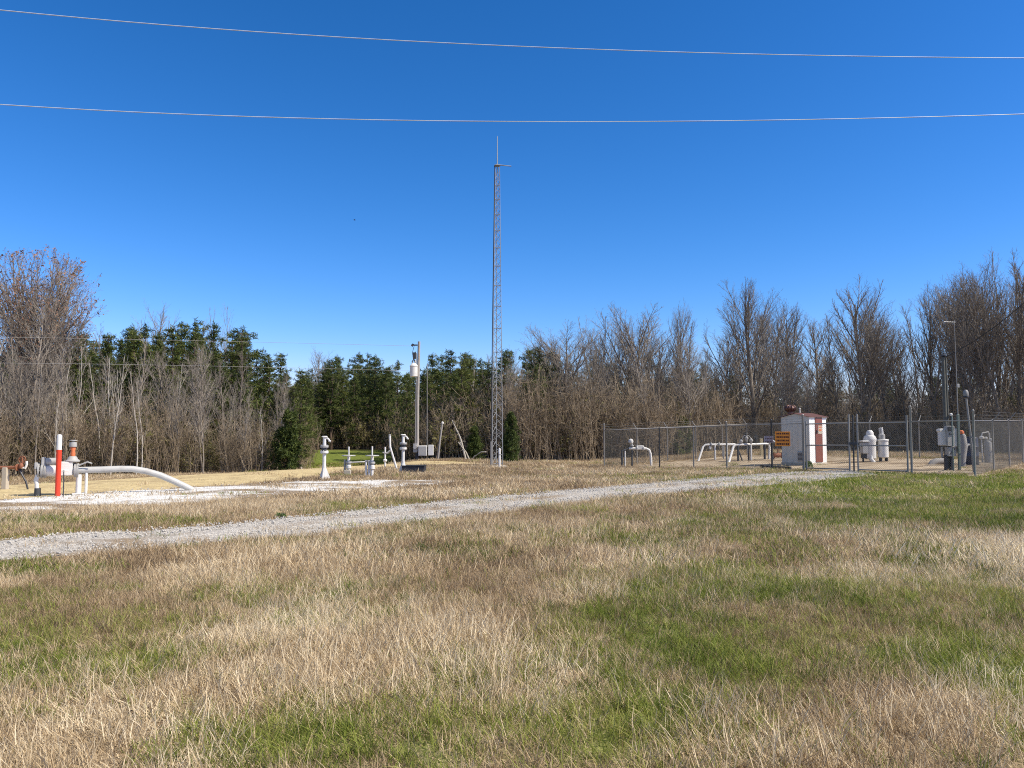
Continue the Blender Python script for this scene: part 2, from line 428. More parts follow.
GREEN = [  # px, py, sx, sy (pixels), strength
    (860, 485, 70, 9, 1.9), (985, 482, 70, 14, 2.0), (1000, 515, 70, 18, 0.9), (760, 590, 80, 22, 0.7), (700, 640, 90, 34, 0.95), (620, 730, 80, 40, 0.9),
    (640, 540, 60, 8, 0.5), (930, 560, 60, 22, 0.7), (860, 520, 90, 12, 0.75), (970, 665, 70, 34, 0.95), (830, 700, 90, 30, 0.5), (15, 645, 36, 16, 0.65),
    (130, 665, 50, 18, 0.5), (330, 745, 60, 28, 1.0), (430, 745, 70, 30, 0.9), (200, 745, 50, 18, 0.5), (40, 570, 40, 6, 0.55), (120, 522, 100, 4, 0.4), (170, 620, 60, 10, 0.4),
    (280, 600, 90, 14, 0.3), (1000, 600, 40, 20, 0.5), (520, 690, 50, 20, 0.4), (470, 550, 50, 9, 0.35), (760, 468, 40, 4, 0.6), (820, 640, 60, 16, 0.55)]
GREEN = [(a, b, c * 1.3, d * 1.3, e * 0.85) for a, b, c, d, e in GREEN] + [(900, 610, 190, 70, 0.32), (700, 690, 190, 70, 0.26), (890, 500, 150, 18, 0.75), (220, 720, 160, 40, 0.15)]
GC = []
for (px, py, sx, sy, s) in GREEN:
    c = ground(px, py); gx = c.y / F * sx
    gy = max(ground(px, py - sy * 0.6).y - c.y, 0.3)
    GC.append((c.x, c.y, gx, gy, s))
def green(x, y):
    x, y = np.asarray(x, float), np.asarray(y, float)
    g = np.zeros(np.broadcast(x, y).shape)
    for cx, cy, sx, sy, s in GC:
        g = np.maximum(g, s * np.exp(-0.5 * (((x - cx) / sx) ** 2 + ((y - cy) / sy) ** 2)))
    nz = 0.6 * fbm(x / 1.1, y / 1.1, 21, 4) + 0.4 * fbm(x / 0.32, y / 0.45, 23, 3) - 0.5
    bgd = 0.20 * sstep(0.50, 0.68, fbm(x / 2.3, y / 2.3, 31, 3))
    g = np.clip(np.maximum(g, bgd) * (1 + 2.6 * nz) + 0.7 * nz * (g > 0.06), 0, 1)
    lawn = sstep(39, 41, y) * sstep(1.0, -1.0, np.abs(x + y * 0.208) - (0.4 + 0.058 * y)) * sstep(70, 63, y)
    return np.maximum(g, lawn)
def woodmask(x, y):
    return sstep(-1.5, 1.5, y - wood_edge(x, y))
def wood_edge(x, y):                                          # how far off the wood begins, by bearing from the road side
    a = np.asarray(x, float) / np.maximum(np.asarray(y, float), 1.0)
    b = (np.array([-400, -150, 0, 120, 268, 303, 311, 394, 402, 520, 650, 745, 850, 1024, 1200, 1500]) - 512) / F
    return np.interp(a, b, [26, 30, 36, 39, 42, 44, 63, 63, 46, 44.5, 47, 54, 50, 44, 40, 36])

# ------------------------------------------------------------------ ground sheet
def axis(lo, hi, fine_lo, fine_hi, step, g=1.18):
    a = list(np.arange(fine_lo, fine_hi + 1e-6, step)); s = step
    while a[-1] < hi: s *= g; a.append(a[-1] + s)
    s = step
    while a[0] > lo: s *= g; a.insert(0, a[0] - s)
    return np.array(a)
xs, ys = axis(-900, 900, -22, 26, 0.3), axis(-120, 1500, 1, 44, 0.3)
X, Y = np.meshgrid(xs, ys)
Z = H(X, Y)
nx, ny = len(xs), len(ys)
idx = np.arange(nx * ny).reshape(ny, nx)
quads = np.stack([idx[:-1, :-1], idx[:-1, 1:], idx[1:, 1:], idx[1:, :-1]], -1).reshape(-1, 4)
gm = arr_mesh('ground', np.stack([X, Y, Z], -1).reshape(-1, 3), quads, ground_mat(), {'green': green(X, Y).ravel(), 'wood': woodmask(X, Y).ravel()})
gm.polygons.foreach_set('use_smooth', [True] * len(gm.polygons))
tag(link('ground', gm), kind='structure')

def ribbon(name, A, B, mat, off, n=260, m=14, jag=0.18, seed=1):
    A, B = resamp(A, n), resamp(B, n)
    t = np.linspace(0, 1, m)
    P = A[:, None, :] * (1 - t)[None, :, None] + B[:, None, :] * t[None, :, None]
    w = B - A; w /= np.linalg.norm(w, axis=1)[:, None] + 1e-9
    na = (fbm(A[:, 0] * 1.4, A[:, 1] * 1.4, seed, 4) - 0.5) * 2 * jag * 2; nb = (fbm(B[:, 0] * 1.4, B[:, 1] * 1.4, seed + 9, 4) - 0.5) * 2 * jag * 2
    P = P + w[:, None, :] * (na[:, None] * (1 - t)[None] ** 2 + nb[:, None] * t[None] ** 2)[..., None]
    z = H(P[..., 0], P[..., 1]) + off * np.minimum(1, 4 * np.minimum(t, 1 - t))[None] ** 0.5 + 0.012 * (fbm(P[..., 0] * 2, P[..., 1] * 2, seed + 4, 3) - 0.5)
    z[:, 0] -= 0.03; z[:, -1] -= 0.03
    I = np.arange(n * m).reshape(n, m)
    q = np.stack([I[:-1, :-1], I[1:, :-1], I[1:, 1:], I[:-1, 1:]], -1).reshape(-1, 4)
    z = z - (0.025 * np.exp(-((t - .27) / .09) ** 2) + 0.025 * np.exp(-((t - .73) / .09) ** 2))[None] * (1 if name == 'gravel_track' else 0)
    crown = np.exp(-((t - .5) / .10) ** 2) * 0.9 + np.exp(-(t / .10) ** 2) + np.exp(-((1 - t) / .10) ** 2)
    me = arr_mesh(name, np.concatenate([P, z[..., None]], -1).reshape(-1, 3), q, mat, {'crown': np.repeat(crown[None], n, 0).ravel()})
    me.polygons.foreach_set('use_smooth', [True] * len(me.polygons))
    return tag(link(name, me), kind='structure')
ribbon('gravel_track', RN, RF, ROADM, 0.035, 340, 16, 0.22, 41)
ribbon('limestone_pad', YN, YF, YARDM, 0.030, 240, 16, 0.30, 51)
ribbon('straw_bank', SN, SF, STRAWM, 0.022, 240, 24, 0.25, 61)
ribbon('compound_ground', np.array([FA + (FA - FB).normalized() * -1.2, FB + Vector((0.15, -0.2))]), np.array([FD, FC]), SANDM, 0.022, 90, 40, 0.12, 71)

# ------------------------------------------------------------------ scattering for ground cover that nobody could count
def scatter(name, pts, rot, scl, idx, tint, protos):
    col = bpy.data.collections.new(name + '_sources')
    for k, me in enumerate(protos):
        o = bpy.data.objects.new('%s_source_%02d' % (name, k), me); col.objects.link(o)
    me = bpy.data.meshes.new(name)
    n = len(pts)
    me.vertices.add(n); me.vertices.foreach_set('co', np.asarray(pts, np.float32).ravel())
    me.attributes.new('rot', 'FLOAT_VECTOR', 'POINT').data.foreach_set('vector', np.asarray(rot, np.float32).ravel())
    scl = np.asarray(scl, np.float32)
    if scl.ndim == 1: scl = np.repeat(scl[:, None], 3, 1)
    me.attributes.new('scl', 'FLOAT_VECTOR', 'POINT').data.foreach_set('vector', scl.ravel())
    me.attributes.new('pick', 'INT', 'POINT').data.foreach_set('value', np.asarray(idx, np.int32))
    me.attributes.new('tint', 'FLOAT', 'POINT').data.foreach_set('value', np.asarray(tint, np.float32))
    me.update()
    ob = link(name, me)
    ng = bpy.data.node_groups.new(name + '_scatter', 'GeometryNodeTree')
    ng.interface.new_socket('Geometry', in_out='INPUT', socket_type='NodeSocketGeometry')
    ng.interface.new_socket('Geometry', in_out='OUTPUT', socket_type='NodeSocketGeometry')
    N, L = ng.nodes, ng.links
    gi, go = N.new('NodeGroupInput'), N.new('NodeGroupOutput')
    iop, ci = N.new('GeometryNodeInstanceOnPoints'), N.new('GeometryNodeCollectionInfo')
    ci.inputs[0].default_value = col; ci.inputs['Separate Children'].default_value = True; ci.inputs['Reset Children'].default_value = True
    def na(nm, ty):
        a = N.new('GeometryNodeInputNamedAttribute'); a.data_type = ty; a.inputs[0].default_value = nm; return a.outputs[0]
    e2r = N.new('FunctionNodeEulerToRotation')
    L.new(na('rot', 'FLOAT_VECTOR'), e2r.inputs[0])
    L.new(gi.outputs[0], iop.inputs['Points']); L.new(ci.outputs[0], iop.inputs['Instance'])
    iop.inputs['Pick Instance'].default_value = True
    L.new(na('pick', 'INT'), iop.inputs['Instance Index']); L.new(e2r.outputs[0], iop.inputs['Rotation']); L.new(na('scl', 'FLOAT_VECTOR'), iop.inputs['Scale'])
    L.new(iop.outputs[0], go.inputs[0])
    md = ob.modifiers.new('scatter', 'NODES'); md.node_group = ng
    return ob

def tuft(name, mat, seed, nb, rad, l0, l1, w, lean0, lean1, curl, seg=3):
    g = np.random.default_rng(seed)
    V, Fc, bv = [], [], []
    for b in range(nb):
        r = rad * math.sqrt(g.random()); a = g.random() * 6.283
        p = np.array([r * math.cos(a), r * math.sin(a), -0.015]); az = g.random() * 6.283
        ln = l0 + (l1 - l0) * g.random() ** 1.5; th = R(lean0 + (lean1 - lean0) * g.random() ** 0.9)
        fa = g.random() * 6.283; side = np.array([math.cos(fa), math.sin(fa), 0]); c = curl * (0.3 + g.random())
        base = len(V); val = g.random(); ww = w * (0.6 + 0.8 * g.random())
        for s in range(seg + 1):
            t = s / seg; hw = ww * 0.5 * (1 - 0.85 * t * t)
            V.append(p - side * hw); V.append(p + side * hw); bv += [val, val]
            d = np.array([math.sin(th) * math.cos(az), math.sin(th) * math.sin(az), math.cos(th)])
            p = p + d * ln / seg; th = min(th + c / seg, 2.0); az += (g.random() - .5) * 0.5
            p[2] = max(p[2], 0.004)
        for s in range(seg):
            Fc.append((base + 2 * s, base + 2 * s + 1, base + 2 * s + 3, base + 2 * s + 2))
    me = arr_mesh(name, np.array(V), np.array(Fc), mat, {'bv': bv})
    return me
DRY_N = [tuft('dry_tuft_near', DRYM, 100 + k, 34, 0.11, 0.04, (0.12, 0.155, 0.11, 0.20, 0.13)[k], 0.0045, 6, (78, 66, 96, 48, 98)[k], 0.5) for k in range(5)]
DRY_M = [tuft('dry_tuft_mid', DRYM, 120 + k, 70, 0.27, 0.05, (0.16, 0.21, 0.13)[k], 0.0075, 6, (75, 60, 92)[k], 0.5) for k in range(3)]
DRY_F = [tuft('dry_tuft_far', DRYM, 140 + k, 80, 0.50, 0.05, (0.16, 0.22, 0.13)[k], 0.016, 8, (65, 50, 80)[k], 0.7, 2) for k in range(3)]
GRN_N = [tuft('green_tuft_near', GRNM, 160 + k, 26, 0.09, 0.05, (0.13, 0.18, 0.10)[k], 0.0042, 5, (40, 50, 60)[k], 0.9) for k in range(3)]
GRN_M = [tuft('green_tuft_mid', GRNM, 170 + k, 60, 0.25, 0.05, (0.13, 0.16)[k], 0.008, 5, 50, 0.8) for k in range(2)]
GRN_F = [tuft('green_tuft_far', GRNM, 180 + k, 80, 0.48, 0.05, (0.10, 0.14)[k], 0.016, 5, 55, 0.7, 2) for k in range(2)]
rg = np.random.default_rng(5)
TALL = [(ground(a, b).xy, r, s) for a, b, r, s in ((450, 640, 0.7, 0.9), (340, 640, 0.55, 0.5), (735, 740, 0.45, 0.9), (930, 720, 0.4, 0.6), (520, 640, 0.4, 0.4), (250, 690, 0.5, 0.5), (985, 555, 1.2, 0.7), (890, 545, 0.9, 0.5), (600, 585, 1.0, 0.5), (300, 570, 1.2, 0.4), (690, 500, 1.5, 0.4))]
def zone(D0, D1, dens, margin=3.0, D0b=None):
    area = 0.75 * (D1 ** 2 - D0 ** 2) + 2 * margin * (D1 - D0)
    n = int(area * dens * 1.35)
    y = D0 + (D1 - D0) * rg.random(n * 2)
    hw = 0.75 * y + margin
    keep = rg.random(n * 2) < hw / (0.75 * D1 + margin)
    y = y[keep][:n]; hw = hw[keep][:n]
    x = (rg.random(len(y)) * 2 - 1) * hw
    jx, jy = x + 0.35 * (fbm(x * 2, y * 2, 77, 3) - 0.5), y + 0.5 * (fbm(x * 2, y * 2, 78, 3) - 0.5)
    bare = inpoly(jx, jy, POLY_ROAD)
    stony = inpoly(jx, jy, POLY_YARD); straw = inpoly(jx, jy, POLY_STRAW); comp = inpoly(x, y, POLY_FENCE)
    p = np.ones(len(x)); p[bare] = 0.012 + 0.16 * (fbm(x[bare] * .45, y[bare] * 1.3, 15) > 0.60); p[stony] = 0.35 * (fbm(x[stony] * .5, y[stony] * 1.4, 5) > 0.54); p[straw] = 0.03; p[comp] = 0.06
    if bare.any():
        cl = (resamp(RN, 500) + resamp(RF, 500)) / 2; bx, by = x[bare], y[bare]
        dc = np.min(np.hypot(bx[:, None] - cl[None, :, 0], by[:, None] - cl[None, :, 1]), 1)
        p[bare] += 0.22 * (dc < 0.28) * (fbm(bx * .7, by * .7, 19) > 0.47)
    p *= (y < wood_edge(x, y) + 1.5)
    k = rg.random(len(x)) < p
    return x[k], y[k]
allp = {'dry': ([], [], [], [], []), 'green': ([], [], [], [], [])}
def add(kind, x, y, base, nk, smin, smax, tall=0.0):
    n = len(x)
    sc_ = smin + (smax - smin) * rg.random(n)
    T = np.zeros(n)
    for c, r, s in TALL: T = np.maximum(T, s * np.exp(-0.5 * ((x - c[0]) ** 2 + (y - c[1]) ** 2) / r ** 2))
    low = 0.62 * fbm(x / 1.6, y / 1.6, 91, 4) + 0.38 * fbm(x / 0.30, y / 0.42, 93, 3)
    low = 0.5 + 1.35 * (low - 0.5)
    if kind == 'dry':
        sc_ = sc_ * (0.72 + 0.5 * low + 0.8 * T)
        tint = np.clip(0.5 + 1.0 * (low - 0.5) + 0.35 * T + 0.28 * (rg.random(n) - 0.5), 0, 1)
    else:
        tint = np.clip(0.5 + 0.12 * sstep(14, 20, y) + 1.0 * (fbm(x / 1.2, y / 1.2, 95, 3) - 0.5) + 0.4 * (rg.random(n) - 0.5), 0, 1)
    A = allp[kind]
    A[0].append(np.c_[x, y, H(x, y)]); A[1].append(np.c_[0.25 * (rg.random(n) - .5), 0.25 * (rg.random(n) - .5), rg.random(n) * 6.283])
    A[2].append(sc_); A[3].append(base + rg.integers(0, nk, n)); A[4].append(tint)
for D0, D1, dens, off, kd, kg in ((1.6, 8.5, 250, (0, 0), 5, 3), (8.5, 17, 52, (5, 3), 3, 2), (17, 52, 12, (8, 5), 3, 2)):
    x, y = zone(D0, D1, dens)
    g = green(x, y)
    isg = rg.random(len(x)) < np.clip(g * 0.95, 0, np.where(y > 17, 0.82, 0.66))
    add('dry', x[~isg], y[~isg], off[0], kd, 0.55, 1.05)
    add('green', x[isg], y[isg], off[1], kg, 0.7, 1.25)
for kind, protos, nm, lab in (('dry', DRY_N + DRY_M + DRY_F, 'dry_grass', 'dry straw coloured dormant grass over the whole field'), ('green', GRN_N + GRN_M + GRN_F, 'green_grass', 'fresh green grass growing in patches through the dry field')):
    A = allp[kind]
    o = scatter(nm, np.concatenate(A[0]), np.concatenate(A[1]), np.concatenate(A[2]), np.concatenate(A[3]), np.concatenate(A[4]), protos)
    tag(o, lab, 'grass', kind='stuff')
# loose stones on the track and the pad
def stone(seed):
    g = np.random.default_rng(seed); mb = MB()
    mb.lathe([(0.012, -0.02), (0.03, -0.008), (0.034, 0.006), (0.02, 0.02), (0.004, 0.024)], n=6)
    mb.v = [tuple(np.array(v) * (0.75 + 0.5 * g.random(3))) for v in mb.v]
    return mb.mesh('stone', STONEM, False)
STONES = [stone(k) for k in range(4)]
sp = []
for P, n in ((POLY_ROAD, 24000), (POLY_YARD, 2500)):
    lo, hi = P.min(0), P.max(0); lo = np.maximum(lo, (-16, 7))
    q = lo + (hi - lo) * rg.random((n * 4, 2)); q = q[inpoly(q[:, 0], q[:, 1], P)][:n]
    q = q + rg.normal(0, 0.04, q.shape); sp.append(q)
sp = np.concatenate(sp); n = len(sp)
o = scatter('loose_gravel', np.c_[sp, H(sp[:, 0], sp[:, 1]) + 0.03], rg.random((n, 3)) * 6.28, 0.18 + 0.42 * rg.random(n) ** 2, rg.integers(0, 4, n), rg.random(n), STONES)
tag(o, 'pale loose stones lying on the gravel track and pad', 'gravel', kind='stuff')

# ------------------------------------------------------------------ trees
def grow(out, p, d, L, r, lev, P, g):
    ns = P['seg'][lev]; pts, rad = [p], [r]; tip = P['tip'][lev]
    for i in range(ns):
        d = (d + Vector(g.normal(0, 1, 3)) * P['wob'][lev] + Vector((0, 0, P['trop'][lev]))).normalized()
        p = p + d * (L / ns); pts.append(p); rad.append(max(r * (1 - (i + 1) / ns * (1 - tip)), 0.003))
    out.append((lev, pts, rad))
    if lev + 1 >= len(P['seg']): return
    n = max(1, int(P['n'][lev] * (0.8 + 0.4 * g.random()))); az = g.random() * 6.28
    for k in range(n):
        t = P['t0'][lev] + (1 - P['t0'][lev]) * (k + g.random() * 0.9) / n; t = min(t, 0.98)
        f = t * ns; i = min(int(f), ns - 1); q = pts[i].lerp(pts[i + 1], f - i); rr = rad[i] * (1 - (f - i)) + rad[i + 1] * (f - i)
        ax = (pts[i + 1] - pts[i]).normalized(); u = ax.orthogonal().normalized(); w = ax.cross(u)
        az += 2.4 + g.normal(0, 0.5); lo = P.get('lo', 0.7) if lev == 0 else 0.7
        th = R(P['ang'][lev] * (lo + (1.3 - lo) * g.random()))
        cd = ax * math.cos(th) + (u * math.cos(az) + w * math.sin(az)) * math.sin(th)
        cl = L * P['len'][lev] * (1 - P['tap'][lev] * (t - P['t0'][lev]) / (1 - P['t0'][lev])) * (0.7 + 0.6 * g.random())
        if 'env' in P:                                      # a rounded crown: limbs stop near an ellipsoid
            cz, ex, ez = P['env']; a_ = (cd.x / ex) ** 2 + (cd.y / ex) ** 2 + (cd.z / ez) ** 2
            b_ = q.x * cd.x / ex ** 2 + q.y * cd.y / ex ** 2 + (q.z - cz) * cd.z / ez ** 2
            c_ = (q.x / ex) ** 2 + (q.y / ex) ** 2 + ((q.z - cz) / ez) ** 2 - 1
            ds = b_ * b_ - a_ * c_; dist = (-b_ + math.sqrt(ds)) / a_ if ds > 0 else 0.2
            dist = max(dist, 0.25)
            cl = dist * (0.72 + 0.36 * g.random()) if lev == 0 else min(cl, dist * (0.9 + 0.3 * g.random()))
        grow(out, q, cd, cl, min(rr * 0.72, P['r'][lev + 1] * (0.7 + 0.6 * g.random())), lev + 1, P, g)
def tree_proto(seed, P, trunk_mat, crown_mat, trunk_levels=1, buds=0):
    g = np.random.default_rng(seed); out = []
    grow(out, Vector((0, 0, -0.3)), Vector((P.get('lean', 0.0), 0, 1)).normalized(), P['L'], P['r'][0], 0, P, g)
    tm, cm = MB(), MB(); tips = []
    for lev, pts, rad in out:
        (tm if lev < trunk_levels else cm).tube(pts, rad, (8, 5, 4, 3, 3)[lev], False)
        if lev >= 2: tips += pts[1:]
    zt = max(v[2] for v in cm.v); tmesh, cmesh = tm.mesh('trunk', trunk_mat), cm.mesh('crown', crown_mat)
    bm_ = None
    if buds:
        V, Fc, bv = [], [], []
        for k in range(buds):
            c = np.array(tips[g.integers(0, len(tips))]) + g.normal(0, 0.04, 3); u = g.normal(0, 0.024, 3); w = g.normal(0, 0.024, 3)
            b = len(V); V += [c - u, c + w, c + u, c - w]; Fc.append((b, b + 1, b + 2, b + 3)); bv += [g.random()] * 4
        bm_ = arr_mesh('buds', np.array(V), np.array(Fc), BUDM if buds > 3000 else OLIVE, {'bv': bv})
    return dict(trunk=tmesh, crown=cmesh, buds=bm_, h=zt)
FOREST = dict(L=9.5, r=(0.11, 0.036, 0.016, 0.0085), seg=(10, 5, 4, 2), n=(28, 10, 6), t0=(0.30, 0.15, 0.15), ang=(30, 31, 36), len=(0.42, 0.40, 0.46), tap=(0.62, 0.5, 0.4), wob=(0.03, 0.06, 0.09, 0.12), trop=(0.03, 0.10, 0.08, 0.05), tip=(0.22, 0.3, 0.4, 0.5))
SLIM = dict(FOREST, n=(22, 8, 5), ang=(28, 31, 38), len=(0.26, 0.42, 0.5), t0=(0.28, 0.15, 0.15), r=(0.080, 0.026, 0.013, 0.0085), wob=(0.05, 0.07, 0.10, 0.13))
VASE = dict(L=9.6, r=(0.15, 0.050, 0.020, 0.0105, 0.0075), seg=(9, 7, 4, 3, 2), n=(26, 12, 5, 3), t0=(0.20, 0.2, 0.2, 0.2), ang=(25, 24, 27, 32), len=(0.5, 0.34, 0.46, 0.5), tap=(0.2, 0.5, 0.4, 0.4), wob=(0.025, 0.035, 0.07, 0.10, 0.12), trop=(0.02, 0.02, 0.07, 0.07, 0.04), tip=(0.25, 0.22, 0.3, 0.4, 0.5), env=(6.4, 2.3, 4.8), lo=0.35)
WIDE = dict(VASE, L=6.8, n=(40, 15, 6, 3), ang=(33, 26, 29, 34), t0=(0.26, 0.2, 0.2, 0.2), r=(0.20, 0.055, 0.021, 0.011, 0.0075), trop=(0.01, 0.03, 0.08, 0.07, 0.04), wob=(0.008, 0.035, 0.07, 0.10, 0.12), env=(6.2, 3.6, 4.9), lo=0.12)
PROTO = {
    'forest': [tree_proto(11, FOREST, BARK, TWIG), tree_proto(12, FOREST, BARK, TWIG), tree_proto(13, dict(FOREST, t0=(0.42, .15, .15), lean=0.06), BARK, TWIG)],
    'slim': [tree_proto(21, SLIM, BARK, TWIG), tree_proto(22, dict(SLIM, lean=0.10), BARK, TWIG), tree_proto(23, dict(SLIM, lean=-0.07), BARK, TWIG)],
    'vase': [tree_proto(31, VASE, BARK, TWIG, 2), tree_proto(34, dict(VASE, L=5.5, n=(16, 15, 6, 3), t0=(0.12, .2, .2, .2), ang=(19, 24, 28, 33), env=(6.2, 2.5, 4.9)), BARK, TWIG, 2), tree_proto(32, dict(VASE, L=8.2, n=(22, 15, 6, 3), ang=(29, 25, 28, 33), env=(6.2, 2.8, 4.9)), BARK, TWIG, 2)],
    'wide': [tree_proto(41, WIDE, BARK, TWIG, 2, 7500)],
    'pale': [tree_proto(51, dict(SLIM, n=(13, 5, 4), r=(0.09, 0.028, 0.014, 0.009), wob=(0.07, .1, .14, .18)), PALE, TWIG), tree_proto(52, dict(SLIM, n=(9, 5, 3), lean=0.14, r=(0.08, 0.028, 0.014, 0.009)), PALE, PALE)],
}
def needles(name, mat, centers, g, per, ln, w, spread=1.0):
    n = len(centers); C = np.repeat(np.asarray(centers), per, 0); N = len(C)
    d = g.normal(0, 1, (N, 3)); d[:, 2] = d[:, 2] * spread + 0.25; d /= np.linalg.norm(d, axis=1)[:, None]
    u = np.cross(d, g.normal(0, 1, (N, 3))); u /= np.linalg.norm(u, axis=1)[:, None] + 1e-9
    L = ln * (0.6 + 0.8 * g.random(N))[:, None]; W = w * (0.6 + 0.8 * g.random(N))[:, None]
    C = C + g.normal(0, ln * 0.35, (N, 3))
    V = np.stack([C - d * L * 0.3, C + d * L * 0.2 + u * W, C + d * L, C + d * L * 0.2 - u * W], 1).reshape(-1, 3)
    Fq = np.arange(4 * N).reshape(N, 4)
    bv = np.repeat(np.clip(0.5 + 0.22 * np.repeat(g.normal(0, 1, n), per) + 0.15 * g.normal(0, 1, N), 0, 1), 4)
    return arr_mesh(name, V, Fq, mat, {'bv': bv})
def pine_proto(seed, h=11.0, bare=0.30, width=1.9):
    g = np.random.default_rng(seed); tm = MB(); cs = []
    n = 9; pts = [Vector((0.05 * g.normal() * (i > 0), 0.05 * g.normal() * (i > 0), -0.3 + (h + 0.1) * i / n)) for i in range(n + 1)]
    tm.tube(pts, [0.15 * (1 - 0.88 * i / n) for i in range(n + 1)], 7, False)
    z = h * bare; az = 0
    while z < h * 0.985:
        f = (z - h * bare) / (h * (1 - bare)); reach = width * (0.20 + 0.80 * (1 - f ** 1.5) ** 0.9) * (0.55 + 0.45 * min(1, f * 4)) * (0.55 + 0.75 * g.random())
        for k in range(g.integers(4, 7)):
            az += 2.4 + g.normal(0, 0.4); rr = reach * (0.45 + 0.75 * g.random()) * (1 + 0.25 * math.sin(az * 2 + seed)); up = 0.15 + 0.55 * f + 0.1 * g.normal()
            if g.random() < 0.2: continue
            b = [Vector((math.cos(az) * rr * t, math.sin(az) * rr * t, z + rr * (up * t - 0.12 * t * t))) for t in (0, 0.5, 1)]
            tm.tube(b, [0.03, 0.02, 0.008], 3, False)
            m = max(2, int(rr * 5.0))
            for q in range(m):
                t = 0.35 + 0.65 * (q + g.random()) / m; p = b[0].lerp(b[1], t * 2) if t < .5 else b[1].lerp(b[2], t * 2 - 1)
                s = 0.16 * rr; cs.append(np.array(p) + np.array([-math.sin(az), math.cos(az), 0]) * g.normal(0, s) + g.normal(0, 0.05, 3))
        z += 0.36 * (0.6 + 0.8 * g.random())
    cs.append(np.array((0, 0, h))); cs.append(np.array((0, 0, h - 0.2)))
    return dict(trunk=tm.mesh('trunk', PBARK), crown=needles('crown', NEEDLE, cs, g, 16, 0.23, 0.024), buds=None, h=h + 0.15)
def cedar_proto(seed, h=4.0, w=1.1):
    g = np.random.default_rng(seed); tm = MB(); cs = []
    tm.tube([(0, 0, -0.2), (0.03, 0.02, h * .5), (0, 0, h * 0.95)], [0.09, 0.06, 0.012], 7, False)
    lead = [(0, 0, 1.0, 0.75)] + [(g.normal(0, w * .42), g.normal(0, w * .42), 0.4 + 0.4 * g.random(), 0.5 + 0.3 * g.random()) for _ in range(6)]
    for k in range(2300):
        lx, ly, lh, lw = lead[g.integers(0, len(lead)) if g.random() < .75 else 0]
        f = g.random() ** 0.8; a = g.random() * 6.28; lob = 0.75 + 0.3 * math.sin(a * 3 + f * 9 + lx * 8) + 0.2 * math.sin(a * 5 - f * 17)
        rr = w * lw * lob * (1 - f) ** 0.5 * (0.55 + 0.45 * min(1, f * 5)) * (0.5 + 0.6 * g.random() ** 0.5) + 0.05
        c = Vector((lx + rr * math.cos(a), ly + rr * math.sin(a), 0.10 + f * (h * lh - 0.1)))
        if mnoise.noise(c * 1.9 + Vector((seed, 0, 0))) > -0.10: cs.append(np.array(c))
    return dict(trunk=tm.mesh('trunk', PBARK), crown=needles('crown', CEDARL, cs, g, 9, 0.15, 0.022), buds=None, h=h)
PROTO['pine'] = [pine_proto(61, 11, 0.16), pine_proto(62, 11, 0.10, 2.1), pine_proto(63, 11, 0.26, 1.7), pine_proto(64, 11, 0.06, 2.2)]
PROTO['cedar'] = [cedar_proto(71), cedar_proto(72, 4, 1.4)]
NAMES = {'forest': 'bare_tree', 'slim': 'bare_tree', 'vase': 'bare_tree', 'wide': 'bare_tree', 'pale': 'pale_barked_tree', 'pine': 'pine_tree', 'cedar': 'cedar_tree'}
def plant(kind, x, y, h, rz, label, group, wide=1.0, which=None, cat=None):
    pr = PROTO[kind][(int(abs(x * 7 + y * 13)) if which is None else which) % len(PROTO[kind])]
    e = empty(NAMES[kind], (x, y, float(H(x, y))), rz, label, cat or {'pine': 'pine tree', 'cedar': 'cedar tree'}.get(kind, 'tree'), group)
    s = h / pr['h']; e.scale = (s * wide, s * wide, s)
    link('trunk', pr['trunk'], e); link('crown', pr['crown'], e)
    if pr['buds']: link('buds' if kind == 'wide' else 'leaves', pr['buds'], e)
    return e
SKYB = ([-200, 0, 40, 90, 112, 150, 190, 220, 240, 265, 290, 320, 440, 525, 560, 620, 690, 712, 735, 760, 790, 812, 840, 865, 885, 905, 930, 950, 985, 1024, 1250],
        [250, 262, 268, 285, 308, 305, 322, 312, 322, 338, 345, 352, 352, 336, 322, 308, 302, 335, 296, 282, 300, 318, 292, 280, 298, 312, 288, 292, 254, 250, 245])
SKYP = ([-200, 80, 110, 160, 200, 250, 270, 292, 315, 335, 360, 420, 470, 530, 560, 640, 760], [330, 335, 322, 326, 324, 332, 338, 376, 366, 358, 354, 358, 354, 347, 352, 352, 372])
